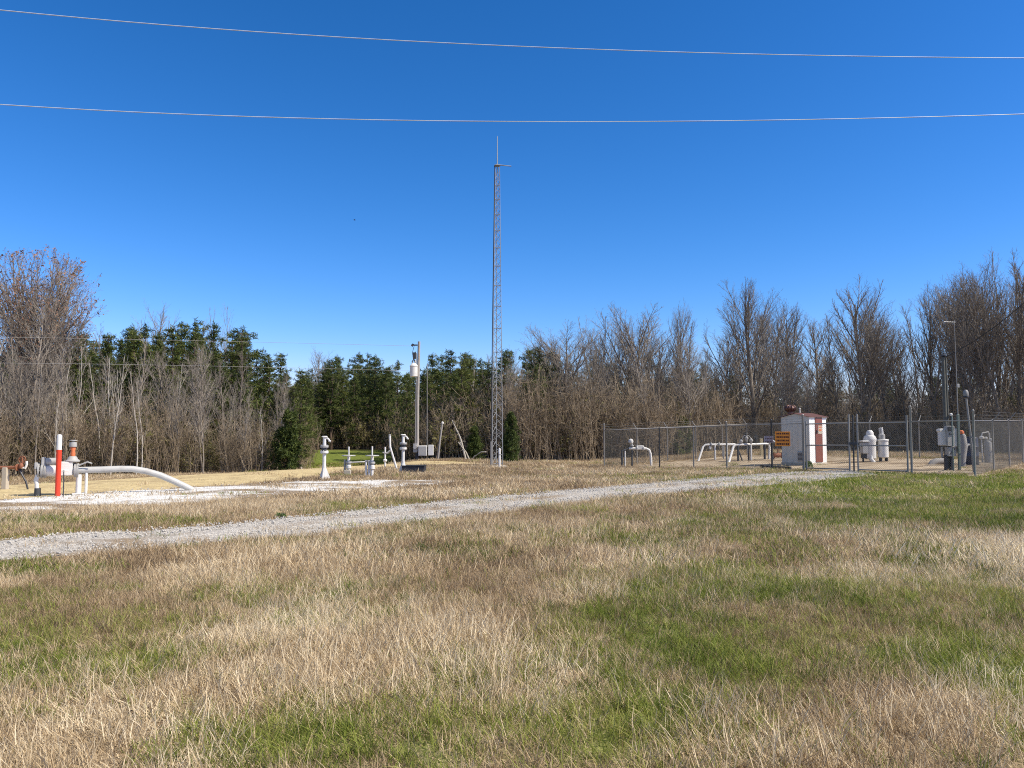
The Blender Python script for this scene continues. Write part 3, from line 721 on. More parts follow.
# single trees that stand out: kind, px, depth, top py, spread, which, label
FEATURES = [
    ('wide', 38, 44, 247, 1.15, 0, 'tall bare tree with a broad rounded crown of brown buds at the far left'),
    ('vase', 755, 55, 276, 1.1, 2, 'tall many-stemmed bare tree rising behind the shed, left of the taller dark-trunked one'),
    ('vase', 864, 53, 273, 1.15, 0, 'tall bare tree with a dark forked trunk behind the two white tanks'),
    ('forest', 790, 58, 296, 1.0, 0, 'bare tree with a rounded crown just right of the striped shed roof'),
    ('vase', 932, 54, 280, 0.85, 0, 'bare narrow-crowned tree directly behind the twin dark poles'),
    ('forest', 972, 47, 262, 0.9, 1, 'bare dark-trunked tree leaning behind the lamp mast'),
    ('vase', 1000, 50, 246, 0.9, 1, 'tallest many-stemmed bare tree above the right end of the fence'),
    ('vase', 953, 52, 272, 1.0, 2, 'many-branched bare tree between the twin dark poles and the far right crowns'),
    ('vase', 1019, 47, 247, 1.0, 0, 'tall bare tree with a straight leader at the right edge of the photo'),
    ('forest', 983, 49, 252, 1.0, 0, 'slim tall bare tree just left of the tallest many-stemmed crown'),
    ('forest', 1032, 46, 250, 1.0, 2, 'tall bare tree cut by the edge beside the tallest right-hand crown'),
    ('forest', 150, 56, 299, 1.0, 0, 'bare thin tree standing above the evergreens right of the broad left tree'),
    ('vase', 222, 58, 302, 0.8, 1, 'bare forked tree poking above the left pine tops'),
    ('forest', 322, 66, 345, 1.0, 1, 'thin bare tree at the left edge of the mown lawn'),
    ('vase', 560, 50, 322, 1.5, 2, 'low wide bare tree just right of the lattice tower'),
    ('vase', 630, 55, 303, 1.35, 2, 'bare tree with a broad crown above the left corner of the fence'),
    ('forest', 684, 53, 298, 0.8, 2, 'thin tall bare tree with upright branches above the fence middle'),
    ('vase', 600, 54, 312, 1.3, 1, 'rounded bare tree between the tower and the left fence corner'),
    ('pale', 472, 52, 352, 0.9, 0, 'pale crooked bare tree just left of the lattice tower'),
    ('pale', 112, 38, 352, 0.8, 1, 'pale leaning trunk in the wood right behind the red and white marker'),
    ('pale', 138, 38, 360, 0.7, 0, 'pair-like pale white trunk in the wood above the curved pipe'),
    ('pale', 143, 39, 372, 0.7, 0, 'thinner whitish trunk close beside the pale one above the curved pipe'),
    ('pale', 58, 36, 395, 0.8, 1, 'whitish slanting sapling directly behind the marker tip'),
    ('cedar', 290, 42, 408, 1.0, 0, 'dark green bushy cedar at the end of the left wood beside the lawn'),
    ('cedar', 511, 39.5, 413, 0.95, 1, 'bushy green cedar standing right beside the lattice tower foot'),
    ('cedar', 474, 43, 425, 1.1, 0, 'low green cedar left of the lattice tower foot'),
    ('cedar', 682, 49.5, 417, 1.3, 1, 'dark low cedar in the brush behind the fence'),
]
tr = np.random.default_rng(77)
for kd, px, D, ty, sp_, wh, lab in FEATURES:
    p = gxy(px, D); h = top_z(px, ty, D) - p.z
    plant(kd, p.x, D, h, tr.random() * 6.28, lab, None, sp_, wh)
def fill(n, px0, px1, dd0, dd1, kinds, sky, label, group, f0=0.72, f1=1.0, wide=(0.8, 1.2), avoid=None):
    made = 0; spots = []
    for _ in range(n * 30):
        if made >= n: break
        px = px0 + (px1 - px0) * tr.random(); a = (px - 512) / F
        D = 30.0
        for _k in range(60):
            if D >= float(wood_edge(a * D, D)): break
            D += 1.0
        D += dd0 + (dd1 - dd0) * tr.random() ** 1.3
        x = a * D
        if any((x - q[0]) ** 2 + (D - q[1]) ** 2 < q[2] for q in spots): continue
        spots.append((x, D, 0.8 if kinds == ['pine'] else 1.4))
        h = (top_z(px, float(np.interp(px, *sky)), D) - float(H(x, D))) * (f0 + (f1 - f0) * tr.random())
        plant(kinds[tr.integers(0, len(kinds))], x, D, h, tr.random() * 6.28, label, group, wide[0] + (wide[1] - wide[0]) * tr.random(), tr.integers(0, 9))
        made += 1
G_L, G_M, G_R = 'bare trees in the wood left of the lawn', 'bare trees in the wood between tower and fence', 'bare trees in the wood behind the fenced compound'
fill(46, -110, 300, 0.5, 12, ['forest', 'slim', 'slim', 'slim'], SKYB, 'slender bare grey-brown tree in the dense wood left of the lawn', G_L, 0.5, 0.9)
fill(40, -90, 300, 0, 6, ['pale', 'slim'], SKYB, 'slender bare grey-brown tree in the dense wood left of the lawn', G_L, 0.42, 0.78, (0.6, 0.95))
fill(58, 425, 720, 0.5, 18, ['forest', 'slim', 'slim'], SKYB, 'slender bare tree in the dense brown wood between tower and shed', G_M, 0.6, 0.97)
fill(46, 715, 1150, 0, 20, ['forest', 'slim'], SKYB, 'tall bare grey tree in the wood behind the fenced compound', G_R, 0.84, 1.02, (0.9, 1.25))
fill(30, 715, 1150, 0, 24, ['slim', 'forest'], SKYB, 'tall bare grey tree in the wood behind the fenced compound', G_R, 0.5, 0.75)
G_P = 'pines behind the lawn and the woods'
fill(70, 286, 560, 0, 16, ['pine'], SKYP, 'dark green pine in the row behind the mown lawn and utility pole', 'pines behind the lawn', 0.76, 1.05, (0.9, 1.45))
fill(60, 66, 300, 7, 24, ['pine'], SKYP, 'dark green pine showing above the bare wood on the left', 'pines behind the left wood', 0.76, 1.05, (0.9, 1.45))
fill(18, 520, 770, 16, 30, ['pine'], SKYP, 'dark green pine half hidden behind the bare wood right of the tower', 'pines behind the middle wood', 0.85, 1.03, (0.9, 1.2))

# brush and saplings filling the woods' edge: a mass nobody could count
def brush_mesh(seed, n, rad, h0, h1, leaves=0):
    g = np.random.default_rng(seed); mb = MB(); tips = []
    for k in range(n):
        r = rad * math.sqrt(g.random()); a = g.random() * 6.28; p = Vector((r * math.cos(a), r * math.sin(a), -0.1))
        hh = h0 + (h1 - h0) * g.random(); d = Vector((g.normal(0, .12), g.normal(0, .12), 1)).normalized(); pts = [p]
        for i in range(5):
            d = (d + Vector(g.normal(0, 0.09, 3))).normalized(); pts.append(pts[-1] + d * hh / 5)
        mb.tube(pts, [0.017, 0.015, 0.013, 0.010, 0.007, 0.004], 3, False)
        for q in range(9):
            i = g.integers(1, 5); s = pts[i].lerp(pts[i + 1], g.random()); dd = (d + Vector(g.normal(0, 0.55, 3))).normalized(); ln = hh * 0.22 * (0.5 + g.random())
            mid = s + dd * ln * 0.5; dd = (dd + Vector((0, 0, 0.3))).normalized(); e = mid + dd * ln * .5
            mb.tube([s, mid, e], [0.010, 0.008, 0.004], 3, False); tips += [mid, e]
            for z in range(2):
                d3 = (dd + Vector(g.normal(0, 0.5, 3))).normalized(); mb.tube([mid, mid + d3 * ln * 0.45], [0.007, 0.004], 3, False)
    me = mb.mesh('brush', BRUSHB)
    if leaves:
        V, Fc, bv = list(me.vertices), [], []
        V = [tuple(v.co) for v in me.vertices]; Fc = [tuple(p.vertices) for p in me.polygons]; n0 = len(Fc)
        for k in range(leaves):
            c = np.array(tips[g.integers(0, len(tips))]) + g.normal(0, 0.08, 3); u = g.normal(0, 0.045, 3); w = g.normal(0, 0.045, 3); b = len(V)
            V += [tuple(c - u), tuple(c + w), tuple(c + u), tuple(c - w)]; Fc.append((b, b + 1, b + 2, b + 3))
        me = bpy.data.meshes.new('brush_leafy'); me.from_pydata(V, [], Fc); me.update()
        me.materials.append(BRUSHB); me.materials.append(OLIVE)
        me.polygons.foreach_set('material_index', [0] * n0 + [1] * (len(Fc) - n0))
        at_ = me.attributes.new('bv', 'FLOAT', 'POINT'); at_.data.foreach_set('value', np.random.default_rng(seed).random(len(V)).astype(np.float32))
    return me
BRUSH = [brush_mesh(200 + k, 16, 0.9, 2.2, 4.6) for k in range(4)] + [brush_mesh(210 + k, 16, 0.9, 1.6, 3.4, 700) for k in range(2)]
def brush(name, label, n, px0, px1, d0, d1, leafy, hmul=1.0):
    px = px0 + (px1 - px0) * tr.random(n * 2); a = (px - 512) / F; D = np.full(n * 2, 26.0)
    for _ in range(70): D = np.where(D < wood_edge(a * D, D), D + 1.0, D)
    D = D + d0 + (d1 - d0) * tr.random(n * 2) ** 1.5; x = a * D
    k = tr.random(n * 2) < 0.5; x, D, px = x[k], D[k], px[k]; m = len(x)
    pick = np.where(tr.random(m) < leafy, 4 + tr.integers(0, 2, m), tr.integers(0, 4, m))
    s = hmul * (0.6 + 0.6 * tr.random(m)); o = scatter(name, np.c_[x, D, H(x, D)], np.c_[np.zeros(m), np.zeros(m), tr.random(m) * 6.28], s, pick, tr.random(m), BRUSH)
    return tag(o, label, 'brush', kind='stuff')
brush('brush', 'dense leafless brown brush and saplings filling the wood left of the lawn', 210, -130, 300, 0, 14, 0.3, 0.82)
brush('brush', 'dense leafless brown brush filling the wood between tower and shed', 300, 425, 740, -0.5, 16, 0.10)
brush('brush', 'dense brown brush and briars filling the wood behind the compound', 380, 735, 1180, -0.5, 24, 0.06, 0.85)
brush('brush', 'dark undergrowth below the pines behind the lawn', 150, 292, 450, 0.5, 12, 0.15, 0.7)
def far_wood():
    g = np.random.default_rng(301); n = 420; ang = -45 + 90 * g.random(n); D = 92 + 40 * g.random(n)
    x = np.tan(np.radians(ang)) * D
    me = [p['trunk'] for p in PROTO['forest']]
    # far trees joined trunk and crown as scatter sources
    src = []
    for p in (PROTO['slim'][0], PROTO['pine'][1], PROTO['slim'][2], PROTO['pine'][3]):
        V = [tuple(v.co) for v in p['trunk'].vertices]; Fc = [tuple(q.vertices) for q in p['trunk'].polygons]; n0 = len(V); f0 = len(Fc)
        V += [tuple(v.co) for v in p['crown'].vertices]; Fc += [tuple(i + n0 for i in q.vertices) for q in p['crown'].polygons]
        m = bpy.data.meshes.new('far_tree'); m.from_pydata(V, [], Fc); m.update()
        m.materials.append(p['trunk'].materials[0]); m.materials.append(p['crown'].materials[0])
        m.polygons.foreach_set('material_index', [0] * f0 + [1] * (len(Fc) - f0))
        bvv = np.random.default_rng(9).random(len(V)).astype(np.float32); m.attributes.new('bv', 'FLOAT', 'POINT').data.foreach_set('value', bvv)
        src.append(m)
    px = 512 + F * x / D
    top = np.interp(px, [-400, 0, 290, 330, 540, 700, 800, 1024, 1400], [345, 345, 385, 372, 372, 372, 385, 375, 370])
    h = ((384 - top) / F + SP) * D + EYE
    s = h / 11.0 * (0.8 + 0.25 * g.random(n))
    o = scatter('far_woods', np.c_[x, D, np.zeros(n)], np.c_[np.zeros(n), np.zeros(n), g.random(n) * 6.28], np.c_[s * 1.5, s * 1.5, s], g.integers(0, 4, n), g.random(n), src)
    tag(o, 'distant mixed wood closing the view behind the nearer trees', 'woods', kind='stuff')
far_wood()
#@@EQUIPMENT
# ------------------------------------------------------------------ pipeline marker, valve setting and the bent pipe
def base_empty(name, px, py, label, cat, rz=0.0, group=None):
    p = ground(px, py); e = empty(name, p, rz, label, cat, group); e['_'] = 0; del e['_']
    return e, p, p.y / F                                    # metres per pixel at that distance
def handwheel(mb, o, R0, r=0.012, axis='Z', spokes=4):
    mb.ring(o, R0, r, axis)
    o = Vector(o)
    for k in range(spokes):
        a = math.pi * k / spokes + 0.3; c, s_ = math.cos(a) * R0, math.sin(a) * R0
        v = Vector({'Z': (c, s_, 0), 'Y': (s_, 0, c), 'X': (0, c, s_)}[axis])
        mb.cyl(o - v, o + v, r * 0.7, n=6)
    return mb
def flange(mb, o, R0, th=0.03, axis='Z', bolts=8):
    mb.lathe([(R0 * 0.97, -th), (R0, -th * 0.85), (R0, -th * .15), (R0 * .97, -0.002), (R0 * .97, 0.002), (R0, th * .15), (R0, th * 0.85), (R0 * 0.97, th)], o, 20, axis)
    o = Vector(o)
    for k in range(bolts):
        a = 2 * math.pi * k / bolts; c, s_ = math.cos(a) * R0 * 0.8, math.sin(a) * R0 * 0.8
        d, ax = {'Z': (Vector((c, s_, 0)), Vector((0, 0, 1))), 'X': (Vector((0, c, s_)), Vector((1, 0, 0))), 'Y': (Vector((c, 0, s_)), Vector((0, 1, 0)))}[axis]
        mb.cyl(o + d - ax * th * 1.6, o + d + ax * th * 1.6, 0.011, n=6)
    return mb

e, p, s = base_empty('marker_post', 57.5, 497, 'round pipeline marker post, red below and white on top, standing before the valve', 'marker post')
MB().lathe([(0.057, -0.15), (0.057, 1.08), (0.060, 1.09), (0.060, 1.10)], n=18).build('post', RED, e)
MB().lathe([(0.0565, 1.101), (0.0565, 1.42), (0.05, 1.45), (0.02, 1.462), (0.004, 1.465)], n=18).build('top_sleeve', WHITE, e)

e, p, s = base_empty('pipeline_valve', 57, 496, 'white pipeline valve assembly whose pipe bends down into the ground behind the red marker', 'pipeline valve', R(26))
PZ = 0.60
MB().tube([(0.34, 0, PZ), (0.9, 0, PZ + 0.0), (1.3, 0, PZ + 0.01), (1.6, 0, PZ - 0.0), (1.9, 0, PZ - 0.06), (2.22, 0, PZ - 0.17), (2.55, 0, PZ - 0.33), (2.88, 0, PZ - 0.51), (3.25, 0, PZ - 0.73)], 0.078, 18).build('bent_pipe', PIPEW, e)
b = MB(); b.lathe([(0.09, -0.34), (0.12, -0.31), (0.135, -0.24), (0.135, 0.22), (0.12, 0.30), (0.085, 0.36)], (0, 0, PZ), 20, 'X')
b.box((0.16, 0, PZ + 0.05), (0.30, 0.26, 0.32)); b.build('valve_body', WHITE, e)
b = MB(); [flange(b, (x, 0, PZ), 0.17, 0.022, 'X') for x in (-0.32, -0.26, 0.36, 0.41)]; b.build('flange', GREY, e)
b = MB(); b.lathe([(0.06, -0.27), (0.085, -0.25), (0.085, 0.02), (0.05, 0.05)], (0, 0, PZ + 0.22), 16, 'X'); b.box((-0.30, 0, PZ + 0.22), (0.08, 0.2, 0.2)); b.build('gear_operator', GREY, e)
b = MB(); flange(b, (-0.39, 0, PZ + 0.02), 0.16, 0.02, 'X'); b.box((-0.44, -0.02, PZ + 0.12), (0.07, 0.16, 0.16)); b.build('end_cover', GREY, e)
b = MB(); b.tube([(-0.40, 0, PZ - 0.1), (-0.44, 0, PZ - 0.22), (-0.42, 0, 0.3), (-0.40, 0, -0.05)], [0.05, 0.05, 0.045, 0.045], 12); b.build('leg', WHITE, e)
b = MB(); b.tube([(-0.40, 0, 0.2), (-0.40, 0, -0.1)], [0.065, 0.075], 12); b.build('leg_sleeve', DARK, e)
b = MB(); b.cyl((0.44, 0, PZ - 0.1), (0.44, 0, -0.1), 0.062); b.box((0.44, 0, 0.04), (0.26, 0.26, 0.03)); b.build('leg', WHITE, e)
b = MB(); b.cyl((0.60, -0.02, PZ - 0.05), (0.60, -0.02, -0.1), 0.032); b.build('leg', WHITE, e)
b = MB(); b.lathe([(0.15, 0.0), (0.16, 0.03), (0.11, 0.07), (0.09, 0.12), (0.06, 0.14)], (0.30, 0, PZ + 0.20), 18); b.build('bonnet', GREY, e)
MB().lathe([(0.05, 0.14), (0.055, 0.20), (0.045, 0.26), (0.06, 0.32), (0.05, 0.36)], (0.30, 0, PZ + 0.20), 14).build('stem_spool', ORNG, e)
b = MB(); b.lathe([(0.08, 0.36), (0.085, 0.38), (0.075, 0.47), (0.03, 0.48), (0.03, 0.50), (0.085, 0.505), (0.085, 0.525)], (0.30, 0, PZ + 0.20), 16); b.build('indicator_cap', GREY, e)
b = MB(); b.cyl((0.44, -0.12, PZ + .12), (0.62, -0.16, PZ + .2), 0.018); b.cyl((0.62, -0.16, PZ + .2), (0.72, -0.16, PZ + .16), 0.015); b.build('lever', GREY, e)
e, p, s = base_empty('stake', 63, 498, 'thin dark stake stuck in the white gravel beside the red marker', 'stake')
MB().tube([(0, 0, -0.1), (0.005, 0, 0.3), (-0.004, 0, 0.62)], [0.013, 0.012, 0.011], 8).build('shaft', DARK, e)
MB().lathe([(0.012, 0.60), (0.02, 0.61), (0.02, 0.64), (0.008, 0.65)], (-0.004, 0, 0), 10).build('cap', GREY, e)

e, p, s = base_empty('rusty_pipe_stand', 5, 490, 'rusty horizontal pipe on a pale stub post at the far left edge', 'pipe stand')
MB().box((0, 0, 0.22), (0.13, 0.13, 0.72)).build('post', TAN, e)
MB().tube([(-2.2, 0.1, 0.565), (0.28, 0, 0.58)], 0.042, 12).build('pipe', RUST, e)
b = MB(); flange(b, (0.30, 0, 0.58), 0.09, 0.016, 'X'); b.lathe([(0.05, 0), (0.065, 0.05), (0.05, 0.11), (0.02, 0.14)], (0.40, 0, 0.56), 14); b.build('valve', RUST, e)
b = MB(); handwheel(b, (0.42, 0, 0.78), 0.09, 0.012, 'Y'); b.cyl((0.42, 0, 0.7), (0.42, 0, 0.84), 0.02); b.build('handwheel', RUST, e)
MB().tube([(0.40, 0, 0.58), (0.50, 0, 0.56), (0.54, 0, 0.66), (0.53, 0, 0.74)], 0.03, 10).build('elbow', WHITE, e)
MB().tube([(0.34, 0.02, 0.54), (0.42, 0, 0.40), (0.53, 0, 0.22), (0.58, 0, 0.05), (0.60, 0, -0.1)], 0.022, 8).build('hose', BLACK, e)

p = ground(296, 469); e = empty('drain_pipe', p, R(25), 'short white drain pipe with a black open mouth lying on the straw bank', 'drain pipe')
b = MB(); b.tube([(-0.15, 0, 0.12), (0.1, 0, 0.13), (0.28, 0, 0.05), (0.42, 0, -0.08)], [0.10, 0.10, 0.09, 0.085], 16); b.build('pipe', WHITE, e)
b = MB(); b.lathe([(0.13, -0.04), (0.14, 0.0), (0.14, 0.05), (0.105, 0.06)], (-0.18, 0, 0.12), 18, 'X'); b.lathe([(0.11, -0.16), (0.12, -0.03)], (-0.18, 0, 0.10), 14, 'X'); b.build('collar', BLACK, e)

# ------------------------------------------------------------------ risers and small valves before the utility pole
def riser(px, py, h, label):
    e, p, s = base_empty('vent_riser', px, py, label, 'vent riser', 0.0, 'flanged white vent risers')
    b = MB(); b.lathe([(0.075, -0.1), (0.072, 0.3), (0.055, 0.45), (0.055, h * 0.62)], n=16); b.build('pipe', WHITE, e)
    for k in range(3):
        a = R(30 + 120 * k); c, s_ = math.cos(a), math.sin(a)
        MB().prism([(0.05, 0.36), (0.06, 0.36), (0.21, 0.0), (0.05, 0.0)], -0.012, 0.012, Matrix.Rotation(a, 4, 'Z')).build('gusset', WHITE, e)
    b = MB(); flange(b, (0, 0, h * 0.64), 0.125, 0.035); b.build('flange', WHITE, e)
    b = MB(); flange(b, (0, 0, h * 0.77), 0.125, 0.032); b.build('flange', GREY, e)
    MB().lathe([(0.085, h * 0.665), (0.085, h * 0.745)], n=16).build('gasket_ring', DARK, e)
    MB().lathe([(0.06, h * 0.79), (0.055, h * 0.82), (0.05, h * 0.99)], n=16).build('stack', WHITE, e)
    b = MB(); b.lathe([(0.09, h * 0.985), (0.095, h), (0.06, h * 1.015)], n=16); b.tube([(0.02, 0, h * .97), (0.11, 0, h * .95), (0.15, 0, h * .90), (0.19, 0, h * .89)], [0.03, 0.03, 0.035, 0.035], 10); b.build('outlet', WHITE, e)
    return e
riser(324, 479.5, 1.32, 'white flanged vent riser on the straw, left of the two handwheel valves')
riser(403, 473, 1.36, 'white flanged vent riser beside the leaning pipe, right of the two handwheel valves')
def stem_valve(px, py, h, wheel, label):
    e, p, s = base_empty('handwheel_valve', px, py, label, 'valve', 0, 'small handwheel valves')
    b = MB(); b.cyl((0, 0, -0.1), (0, 0, h * 0.68), 0.05); b.lathe([(0.05, h * .2), (0.09, h * .24), (0.09, h * .34), (0.05, h * .38)], n=14); b.build('body', WHITE, e)
    b = MB(); flange(b, (0, 0, h * 0.44), 0.10, 0.03); b.build('flange', GREY, e)
    MB().cyl((0, 0, h * .66), (0, 0, h), 0.026).build('stem', WHITE, e)
    b = MB(); handwheel(b, (0, 0, h * 0.685), wheel, 0.02, 'Z', 3); b.build('handwheel', GREY, e)
    return e
e1 = stem_valve(348.5, 475, 0.95, 0.21, 'white handwheel valve next to the left vent riser, tied to its twin by a pipe')
MB().cyl((-0.14, 0.05, -0.1), (-0.14, 0.05, 0.52), 0.035).build('side_post', GREY, e1)
b = MB(); b.tube([(0.04, 0, 0.42), (0.45, -0.05, 0.44), (0.62, 0.0, 0.45)], 0.02, 8); b.build('link_pipe', WHITE, e1)
b = MB(); b.box((-0.03, 0, 0.08), (0.22, 0.16, 0.18)); b.build('footing', TAN, e1)
e2 = stem_valve(372, 476, 0.98, 0.21, 'white handwheel valve with two stub posts, second from the left vent riser')
for dx in (-0.20, -0.10): MB().cyl((dx, 0, -0.1), (dx, 0, 0.50), 0.038).build('side_post', WHITE, e2)
MB().box((-0.13, 0, 0.50), (0.22, 0.08, 0.05)).build('bracket', GREY, e2)
e, p, s = base_empty('small_valve', 385, 467.5, 'small white valve with angled side arm behind the leaning pipe', 'valve')
MB().cyl((0, 0, -0.1), (0, 0, 0.82), 0.035).build('stem', WHITE, e)
b = MB(); b.lathe([(0.04, 0.22), (0.08, 0.25), (0.08, 0.31), (0.04, 0.34)], n=14); b.build('flange', WHITE, e)
b = MB(); b.tube([(0, 0, 0.56), (0.10, 0, 0.58), (0.20, 0, 0.68)], 0.04, 10); b.cyl((-0.10, 0, 0.60), (0.04, 0, 0.58), 0.03); b.build('arm', GREY, e)
e, p, s = base_empty('bent_pipe', 397, 470, 'leaning white pipe with a kink at its middle beside the right vent riser', 'pipe')
MB().tube([(0.03, 0, -0.1), (0, 0, 0.0), (-0.22, 0, 0.72), (-0.27, 0, 0.88), (-0.285, 0, 1.32)], [0.04, 0.04, 0.036, 0.04, 0.042], 10).build('shaft', WHITE, e)
MB().lathe([(0.05, 1.31), (0.05, 1.34), (0.03, 1.35)], (-0.285, 0, 0), 12).build('cap', GREY, e)

# ------------------------------------------------------------------ utility pole with transformer and cabinets
D = 40.0; p = gxy(417.5, D); s = D / F
e = empty('utility_pole', p, 0, 'weathered wooden utility pole carrying a white transformer, in front of the pines', 'utility pole')
ht = top_z(419, 341.5, D) - p.z
def hz(py): return top_z(417, py, D) - p.z
def dx(px): return (px - 417.5) * s
MB().tube([(0, 0, -0.3), (0, 0, ht * .5), (0.06, 0, ht)], [0.098, 0.083, 0.068], 14).build('pole', POLEW, e)
b = MB(); b.tube([(-0.10, -0.11, 0.6), (-0.06, -0.11, ht * 0.9)], 0.022, 8); b.build('conduit', GALV, e)
tr_ = MB(); tr_.lathe([(0.16, hz(377)), (0.20, hz(376.5)), (0.20, hz(367)), (0.215, hz(366.7)), (0.215, hz(366)), (0.10, hz(363.5)), (0.02, hz(363))], (dx(413.8), -0.12, 0), 18)
t_ = tr_.build('transformer', WHITE, e)
b = MB()
for k in (-0.07, 0.07): b.lathe([(0.03, hz(364.5)), (0.05, hz(363.8)), (0.03, hz(363)), (0.05, hz(362)), (0.025, hz(361)), (0.012, hz(360))], (dx(413.8) + k, -0.12, 0), 10)
b.build('bushing', GREY, t_)
b = MB(); b.box((dx(414), -0.05, hz(345.2)), (0.34, 0.05, 0.07)); b.cyl((dx(411.5), -0.08, hz(346.5)), (dx(413.2), -0.08, hz(344)), 0.05, n=10); b.build('cutout', DARK, e)
b = MB(); b.tube([(dx(414), -0.1, hz(346)), (dx(412.3), -0.12, hz(353)), (dx(413.6), -0.12, hz(361))], 0.014, 6)
b.tube([(dx(415.5), -0.12, hz(352)), (dx(413), -0.14, hz(357)), (dx(415), -0.14, hz(362))], 0.03, 6)
b.build('jumper_wire', CABLE, e)
b = MB(); b.box((dx(414.6), -0.2, hz(356)), (0.16, 0.10, 0.34)); b.build('arrester', DARK, e)
b = MB(); b.box((dx(423.5), -0.2, hz(450.5)), (0.44, 0.25, 0.52)); c_ = b.build('cabinet', WHITE, e)
MB().box((dx(423.5), -0.335, hz(450.5)), (0.38, 0.02, 0.44)).build('door', GREY, c_)
b = MB(); b.box((dx(431.5), -0.18, hz(450)), (0.26, 0.24, 0.54)); b.build('cabinet', WHITE, e)
b = MB(); b.lathe([(0.10, -0.2), (0.11, -0.05), (0.09, 0.0)], (dx(416), -0.05, hz(447)), 14, 'Y'); b.box((dx(416), -0.12, hz(448)), (0.22, 0.12, 0.45)); b.build('meter', GREY, e)
b = MB(); b.cyl((dx(427.5), -0.05, -0.2), (dx(427), -0.05, hz(364)), 0.018, n=8); b.build('ground_conduit', GALV, e)
b = MB(); b.tube([(0, 0, 0.55), (0, 0, -0.2)], [0.101, 0.113], 14); b.build('butt_wrap', BLACK, e)
e, p, s = base_empty('equipment_skid', 414, 473, 'low black rectangular trough lying at the foot of the utility pole', 'trough')
b = MB(); L_, W_, H_, t = 0.80, 0.5, 0.26, 0.05
for c, sz in (((0, -W_ / 2, H_ / 2), (L_, t, H_)), ((0, W_ / 2, H_ / 2), (L_, t, H_)), ((-L_ / 2 + t / 2, 0, H_ / 2), (t, W_ - t - .006, H_)), ((L_ / 2 - t / 2, 0, H_ / 2), (t, W_ - t - .006, H_)), ((0, 0, 0.05), (L_ - 2 * t - .006, W_ - t - .006, 0.04))): b.box(c, sz)
b.build('tub', BLACK, e)
b = MB(); b.box((0, -W_ / 2 - 0.012, H_ + 0.012), (L_ + 0.05, 0.075, 0.02)); b.box((0, W_ / 2 + 0.012, H_ + 0.012), (L_ + 0.05, 0.075, 0.02)); b.build('rim', DARK, e)
p = gxy(440, 41); e = empty('leaning_post', p, 0, 'thin leaning stub post with a pale knob between utility pole and tower', 'post')
h = top_z(441, 423, 41) - p.z
MB().tube([(-0.12, 0, -0.2), (0, 0, h * 0.5), (0.13, 0, h)], [0.055, 0.05, 0.045], 8).build('post', POLEW, e)
MB().lathe([(0.03, -0.07), (0.06, -0.04), (0.065, 0.03), (0.04, 0.07), (0.01, 0.08)], (0.14, 0, h), 12).build('knob', WHITE, e)

# ------------------------------------------------------------------ lattice tower
D = 33.0; p = gxy(497, D); s = D / F
e = empty('lattice_tower', p, R(8), 'tall slender three-legged lattice radio tower of galvanised steel', 'radio tower')
TH = top_z(497, 166, D) - p.z
def tw(z): return 0.27 - 0.16 * (z / TH)                   # leg distance from the centre line
legs = [R(210), R(330), R(90)]
def legp(k, z): return Vector((math.cos(legs[k]) * tw(z), math.sin(legs[k]) * tw(z), z))
for k in range(3): MB().cyl(legp(k, -0.15), legp(k, TH), 0.017, 0.012, 8).build('leg', TOWERM, e)
b = MB(); z = 0.15; i = 0
while z < TH - 0.3:
    st = 1.25 * tw(z)
    for k in range(3):
        a, c = (k, (k + 1) % 3) if i % 2 else ((k + 1) % 3, k)
        b.cyl(legp(a, z), legp(c, z + st), 0.009, n=5)
        if i % 4 == 0: b.cyl(legp(a, z), legp(c, z), 0.0105, n=5)
    z += st; i += 1
b.build('bracing', TOWERM, e)
b = MB(); b.tube([legp(0, 0.4) + Vector((-0.05, 0, 0)), legp(0, TH * .5) + Vector((-0.04, 0, 0)), legp(0, TH) + Vector((-0.02, 0, 0))], 0.018, 6); b.build('feed_cable', CABLE, e)
b = MB(); b.box((-0.25, -0.12, 0.6), (0.10, 0.1, 1.0)); b.build('cable_guard', GALV, e)
b = MB(); b.prism([(-0.13, TH), (0.13, TH), (0.13, TH + 0.02), (-0.13, TH + 0.02)], -0.12, 0.12); b.build('top_plate', GALV, e)
wz = top_z(497, 136, D) - p.z
b = MB(); b.tube([(0, 0, TH - 0.3), (0, 0, TH + 0.15), (0, 0, wz - 0.05), (0, 0, wz)], [0.026, 0.024, 0.014, 0.008], 8); b.build('whip_antenna', TOWERM, e)
b = MB(); b.tube([(-0.06, 0, TH + 0.06), (0.62, 0, TH + 0.02)], [0.024, 0.02], 8); b.build('side_arm', TOWERM, e)
MB().box((0, 0, 0.0), (0.8, 0.8, 0.14)).build('footing', TAN, e)
e, p, s = base_empty('stub_post', 499.5, 468.5, 'short white stub post in front of the lattice tower foot', 'post')
MB().lathe([(0.045, -0.1), (0.045, 0.80), (0.03, 0.84), (0.006, 0.85)], n=12).build('post', WHITE, e)
MB().lathe([(0.048, 0.55), (0.048, 0.60)], n=12).build('band', GREY, e)

